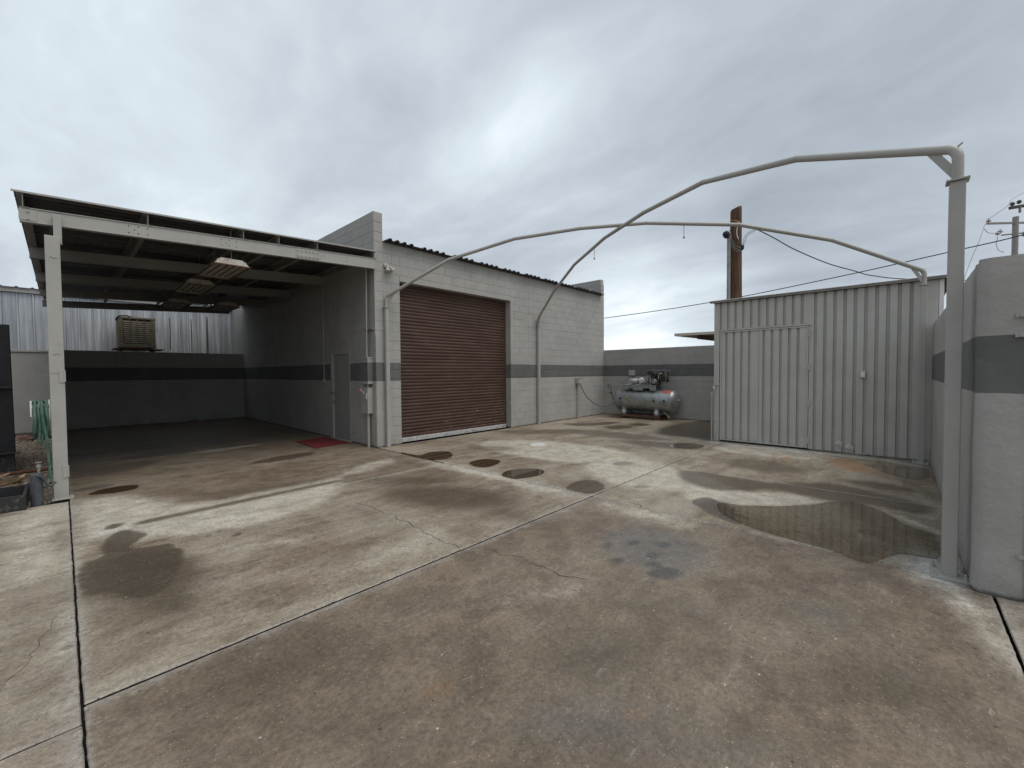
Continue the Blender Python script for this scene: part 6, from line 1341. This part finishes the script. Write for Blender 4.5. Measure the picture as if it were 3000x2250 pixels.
m_ = MB(); arc = [Vector((CXc - .13, yf + math.cos(a) * .11, zf + math.sin(a) * .11)) for a in [math.radians(100 - k * 18) for k in range(8)]]
m_.tube(arc, .011, 6).build('belt_guard_rim', M['chrome'], cm, True)
MB().tube([(CXc - .16, yp + .10, zp + .17), (CXc - .2, yp + .16, zp + .1), (CXc - .19, yp + .17, zp - .02), (CXc - .15, yp + .12, zp - .1)], .016, 8).build('discharge_pipe', M['rubber'], cm, True)
MB().lathe([(0, .02), (.04, .026), (.06, .012)], (CXc - .18, yp + .19, zp + .13), (-.5, .2, 1), 10).build('safety_valve', M['orange'], cm, True)
for dy, hh in ((.22, .1), (.27, .14), (.33, .09)): MB().cyl((CXc - .1, yp + dy, zt), (CXc - .1, yp + dy, zt + hh), .014, 8).build('fitting', M['engine'], cm, True)
MB().lathe([(0, .03), (.02, .034), (.03, .02)], (CXc - .2, cc(-1.98, 0)[0], cc(0, 1.155)[1]), (-1, 0, 0), 12).build('gauge', M['rust'], cm, True)
# line up the left side, valve handle on the end
yh, zh = cc(-1.24, 1.1); MB().cyl((CXc - .1, yh, .95), (CXc - .1, yh, zh + .08), .02, 8).box(CXc - .13, CXc - .07, yh - .03, yh + .04, zh + .08, zh + .14).build('pressure_switch', M['plate'], cm, bevel=.006)
e0 = cc(-.90, .60); e1 = cc(-.84, .80); e2 = cc(-.80, 1.0); e3 = cc(-.78, 1.10); e4 = cc(-.69, 1.10); e5 = cc(-.72, .98)
MB().tube([(CXc - .1, *e0), (CXc - .12, *e1), (CXc - .13, *e2), (CXc - .13, *e3), (CXc - .13, *e4), (CXc - .13, *e5)], .012, 8).build('valve_pipe', M['engine'], cm, True)
MB().bar((CXc - .13, *cc(-.74, .86)), (CXc - .12, *cc(-.86, .80)), .02, .03).build('valve_handle', M['engine'], cm)
z6 = lambda x_, y_: None
o = MB().tube([(7.40, -.09, 1.17), (7.47, -.12, .98), (7.60, -.20, .72), (7.80, -.33, .50), (8.02, -.46, .385), (8.22, -.58, .36), (8.38, -.68, .42), (8.50, -.80, .52), (8.56, -.86, .575)], .013, 8).build('supply_cable', M['greypipe'], None, True)
tag(o, 'grey flexible cable sagging from the outlet box to the compressor tank', 'cable')
jb = empty('junction_box', (9.1, -.9, 1.3), 'small painted junction box on the end wall above the compressor', 'electrical box')
yj0, yj1 = cc(-1.055, 0, 9.1)[0], cc(-1.265, 0, 9.1)[0]
k9 = (9.1 + 4.4233) / (9.15 + 4.4233)
MB().box(9.02, 9.099, -1.23, -1.02, 1.41, 1.60).build('box', M['trim'], jb, bevel=.005)
MB().cyl((9.07, -1.16, 1.26), (9.07, -1.16, 1.41), .018, 8).build('conduit', M['trimdark'], jb, True)

# ------------------------------------------------------------------ beyond the yard
cn = empty('flat_canopy', (13.5, -4, 2.9), 'flat canopy roof with pale fascia and brown underside beyond the end wall', 'canopy')
MB().add([(12.5, -1.23, 2.968), (12.5, -6, 2.92), (17, -6, 3.0), (17, -1.23, 3.05), (12.5, -1.23, 3.071), (12.5, -6, 3.02), (17, -6, 3.1), (17, -1.23, 3.15)], [(4, 5, 6, 7), (0, 1, 5, 4), (1, 2, 6, 5), (2, 3, 7, 6), (3, 0, 4, 7)]).build('fascia', M['fascia'], cn)
MB().add([(12.55, -1.6, 2.966), (12.52, -6, 2.918), (16.9, -6, 2.99), (16.9, -1.6, 3.02)], [(0, 1, 2, 3)]).build('soffit', M['brownwood'], cn)
for y in (-2.1, -2.9, -3.7, -4.5): MB().bar((12.65, y, 2.88), (16.8, y, 2.93), .06, .14).build('joist', M['brownwood'], cn)
for x, y in ((12.8, -5.5), (16.5, -5.5), (16.5, -2.2)): MB().cyl((x, y, -.1), (x, y, 2.9), .05, 8).build('canopy_post', M['polegrey'], cn)
# wooden pole behind the shed
up_ = empty('utility_pole', (8.28, -4.57, 0), 'brown wooden utility pole with a grey conduit rising behind the shed', 'pole')
pm = MB(); nn_ = 22
rings = [(0, .17), (2, .165), (3.4, .16), (4.4, .152), (5.3, .146), (5.95, .143), (6.0, .13)]
b0 = []
for z, r_ in rings:
    for k in range(nn_):
        a = 2 * math.pi * k / nn_; q = r_ * (1 + .025 * math.sin(k * 5.1 + z)); pm.v.append((8.28 + math.cos(a) * q, -4.59 + math.sin(a) * q, z + (.05 * math.cos(a + 1.0) if z > 5.9 else 0)))
for i in range(len(rings) - 1):
    for k in range(nn_): k2 = (k + 1) % nn_; pm.f.append((i * nn_ + k, i * nn_ + k2, (i + 1) * nn_ + k2, (i + 1) * nn_ + k))
pm.f.append(tuple((len(rings) - 1) * nn_ + k for k in range(nn_))); pm.build('trunk', M['pole'], up_)
MB().tube([(8.075, -4.47, 0), (8.075, -4.47, 5.1), (8.06, -4.47, 5.25)], .045, 12).build('conduit', M['polegrey'], up_, True)
for z in (3.75, 4.42): MB().lathe([(0, .05), (.03, .05)], (8.075, -4.47, z), (0, 0, 1), 12).build('strap', M['trimdark'], up_)
MB().lathe([(0, .055), (.05, .085), (.13, .09), (.18, .05)], (8.03, -4.45, 5.18), (-.5, .2, .8), 14).build('weatherhead', M['rubber'], up_, True)
MB().lathe([(0, .04), (.04, .06), (.10, .055), (.14, .03)], (8.13, -4.76, 4.80), (-.1, -.3, 1), 10).build('insulator', M['rubber'], up_)
for off in ((0, 0, 0), (-.02, .02, -.1), (.02, -.02, .12)):
    ov = Vector(off); MB().tube([Vector(q) + ov * .5 for q in [(7.98, -4.5, 5.3), (7.90, -4.56, 5.15), (7.88, -4.58, 5.0), (7.92, -4.66, 4.84), (8.0, -4.73, 4.78), (8.1, -4.77, 4.84)]], .008, 6).build('wire_loop', M['wiregrey'], up_, True)
MB().tube([(8.12, -4.70, 5.52), (8.10, -4.66, 5.36), (8.09, -4.67, 5.2), (8.10, -4.70, 5.1)], .008, 6).build('loose_wire', M['white'], up_, True)
MB().tube([(8.11, -4.50, 5.66), (8.12, -4.58, 5.63), (8.13, -4.66, 5.60), (8.14, -4.72, 5.55)], .008, 6).build('loose_wire', M['orange'], up_, True)
def wire(name, pts, r_, label, mt_='wire'):
    P_ = []
    q = [Vector(x) for x in pts]
    for i in range(len(q) - 1):
        p0_, p1_, p2_, p3_ = q[max(i - 1, 0)], q[i], q[i + 1], q[min(i + 2, len(q) - 1)]
        for s_ in range(8):
            u = s_ / 8; P_.append(.5 * ((2 * p1_) + (p2_ - p0_) * u + (2 * p0_ - 5 * p1_ + 4 * p2_ - p3_) * u * u + (3 * p1_ - p0_ - 3 * p2_ + p3_) * u ** 3))
    P_.append(q[-1]); o = MB().tube(P_, r_, 6).build(name, M[mt_], None, True); tag(o, label, 'wire'); return o
wire('power_line', [(8.75, -5.0, 5.45), (9.49, -5.28, 5.31), (10.34, -5.62, 5.11), (11.85, -6.23, 4.88), (13.19, -6.79, 4.78), (14.43, -7.25, 4.74), (16.53, -8.34, 4.78), (24, -12, 5.3)], .016, 'twisted power line sagging from the wooden pole towards the right')
for k in range(3):
    o = wire('service_wire', [(8.15, -4.80, 4.88 + k * .02), (8.30, -4.78 - k * .02, 5.14 - k * .06), (8.43, -4.83, 5.30 - k * .04), (8.62, -4.95, 5.43 - k * .03), (8.78, -5.0, 5.45)], .006, ['highest', 'middle', 'lowest'][k] + ' of three thin service wires curving off the wooden pole', 'wiregrey'); o['group'] = 'service wires at the wooden pole'
wire('power_line', [(18.0, 16, 4.6), (18.65, 5.57, 4.88), (19.0, -.68, 5.18), (18.92, -5.73, 5.63), (18.89, -9.35, 6.06), (18.41, -11.04, 6.2), (17.8, -13.5, 6.6)], .02, 'long power line crossing the sky low behind the shed')
fp = empty('utility_pole', (50.2, -14.87, 0), 'far grey utility pole with crossarms beyond the plastered wall', 'pole')
MB().cyl((50.2, -14.87, 0), (50.2, -14.87, 14.25), [.19, .17][0], 12).build('trunk', M['polegrey'], fp, True)
MB().bar((48.6, -13.11, 13.72), (52.0, -16.8, 13.80), .12, .15).build('crossarm', M['polegrey'], fp)
MB().bar((49.45, -14.05, 12.75), (51.0, -15.75, 12.95), .1, .1).build('crossarm', M['polegrey'], fp)
for x, y, z in ((48.72, -13.22, 13.86), (51.6, -16.4, 13.92), (49.35, -13.95, 12.95), (49.2, -13.8, 12.78)):
    MB().lathe([(-.08, .03), (0, .03), (.02, .16), (.08, .12), (.1, .16), (.18, .10), (.2, .05), (.28, .05)], (x, y, z), (0, 0, 1), 10).build('insulator', M['tan'], fp)
MB().lathe([(0, .17), (.35, .2), (.4, .1)], (50.75, -15.5, 12.65), (0, 0, 1), 10).build('transformer', M['tan'], fp)
MB().tube([(48.47, -12.95, 13.3), (48.7, -13.2, 12.95), (49.0, -13.55, 12.9), (49.35, -13.9, 13.0)], .02, 6).build('jumper_wire', M['wiregrey'], fp)
MB().tube([(49.2, -13.8, 12.6), (49.1, -13.7, 12.0), (49.25, -13.85, 11.5), (49.6, -14.2, 11.3)], .02, 6).build('jumper_wire', M['wiregrey'], fp)
dp_ = empty('utility_pole', (43.6, -15.1, 0), 'dark crossarm with insulators of a utility pole beyond the right edge', 'pole')
MB().cyl((43.6, -15.1, 0), (43.6, -15.1, 14.5), .16, 12).build('trunk', M['pole'], dp_, True)
MB().bar((42.17, -13.56, 13.08), (44.6, -16.2, 13.65), .14, .20).build('crossarm', M['darkroof'], dp_)
for x, y, z in ((42.28, -13.7, 13.25), (42.62, -14.05, 13.4)):
    MB().lathe([(-.05, .03), (0, .03), (.02, .12), (.1, .1), (.12, .14), (.2, .1), (.25, .04)], (x, y, z), (0, 0, 1), 10).build('insulator', M['darkroof'], dp_)
MB().cyl((42.65, -14.1, 12.75), (42.65, -14.1, 13.2), .07, 8).build('cutout', M['polegrey'], dp_)
wire('power_line', [(50, -20, 17.5), (46.05, -14.72, 15.02), (45.15, -13.8, 13.99), (48.72, -13.22, 14.1)], .016, 'thin distant wire rising to the far poles at the right edge', 'wiregrey')
wire('power_line', [(48.5, -13.0, 13.7), (46.59, -12.5, 11.84), (46.24, -12.16, 10.77), (45.6, -11.6, 8.5), (44.5, -10.8, 4)], .016, 'thin distant guy wire falling from the far grey pole', 'wiregrey')
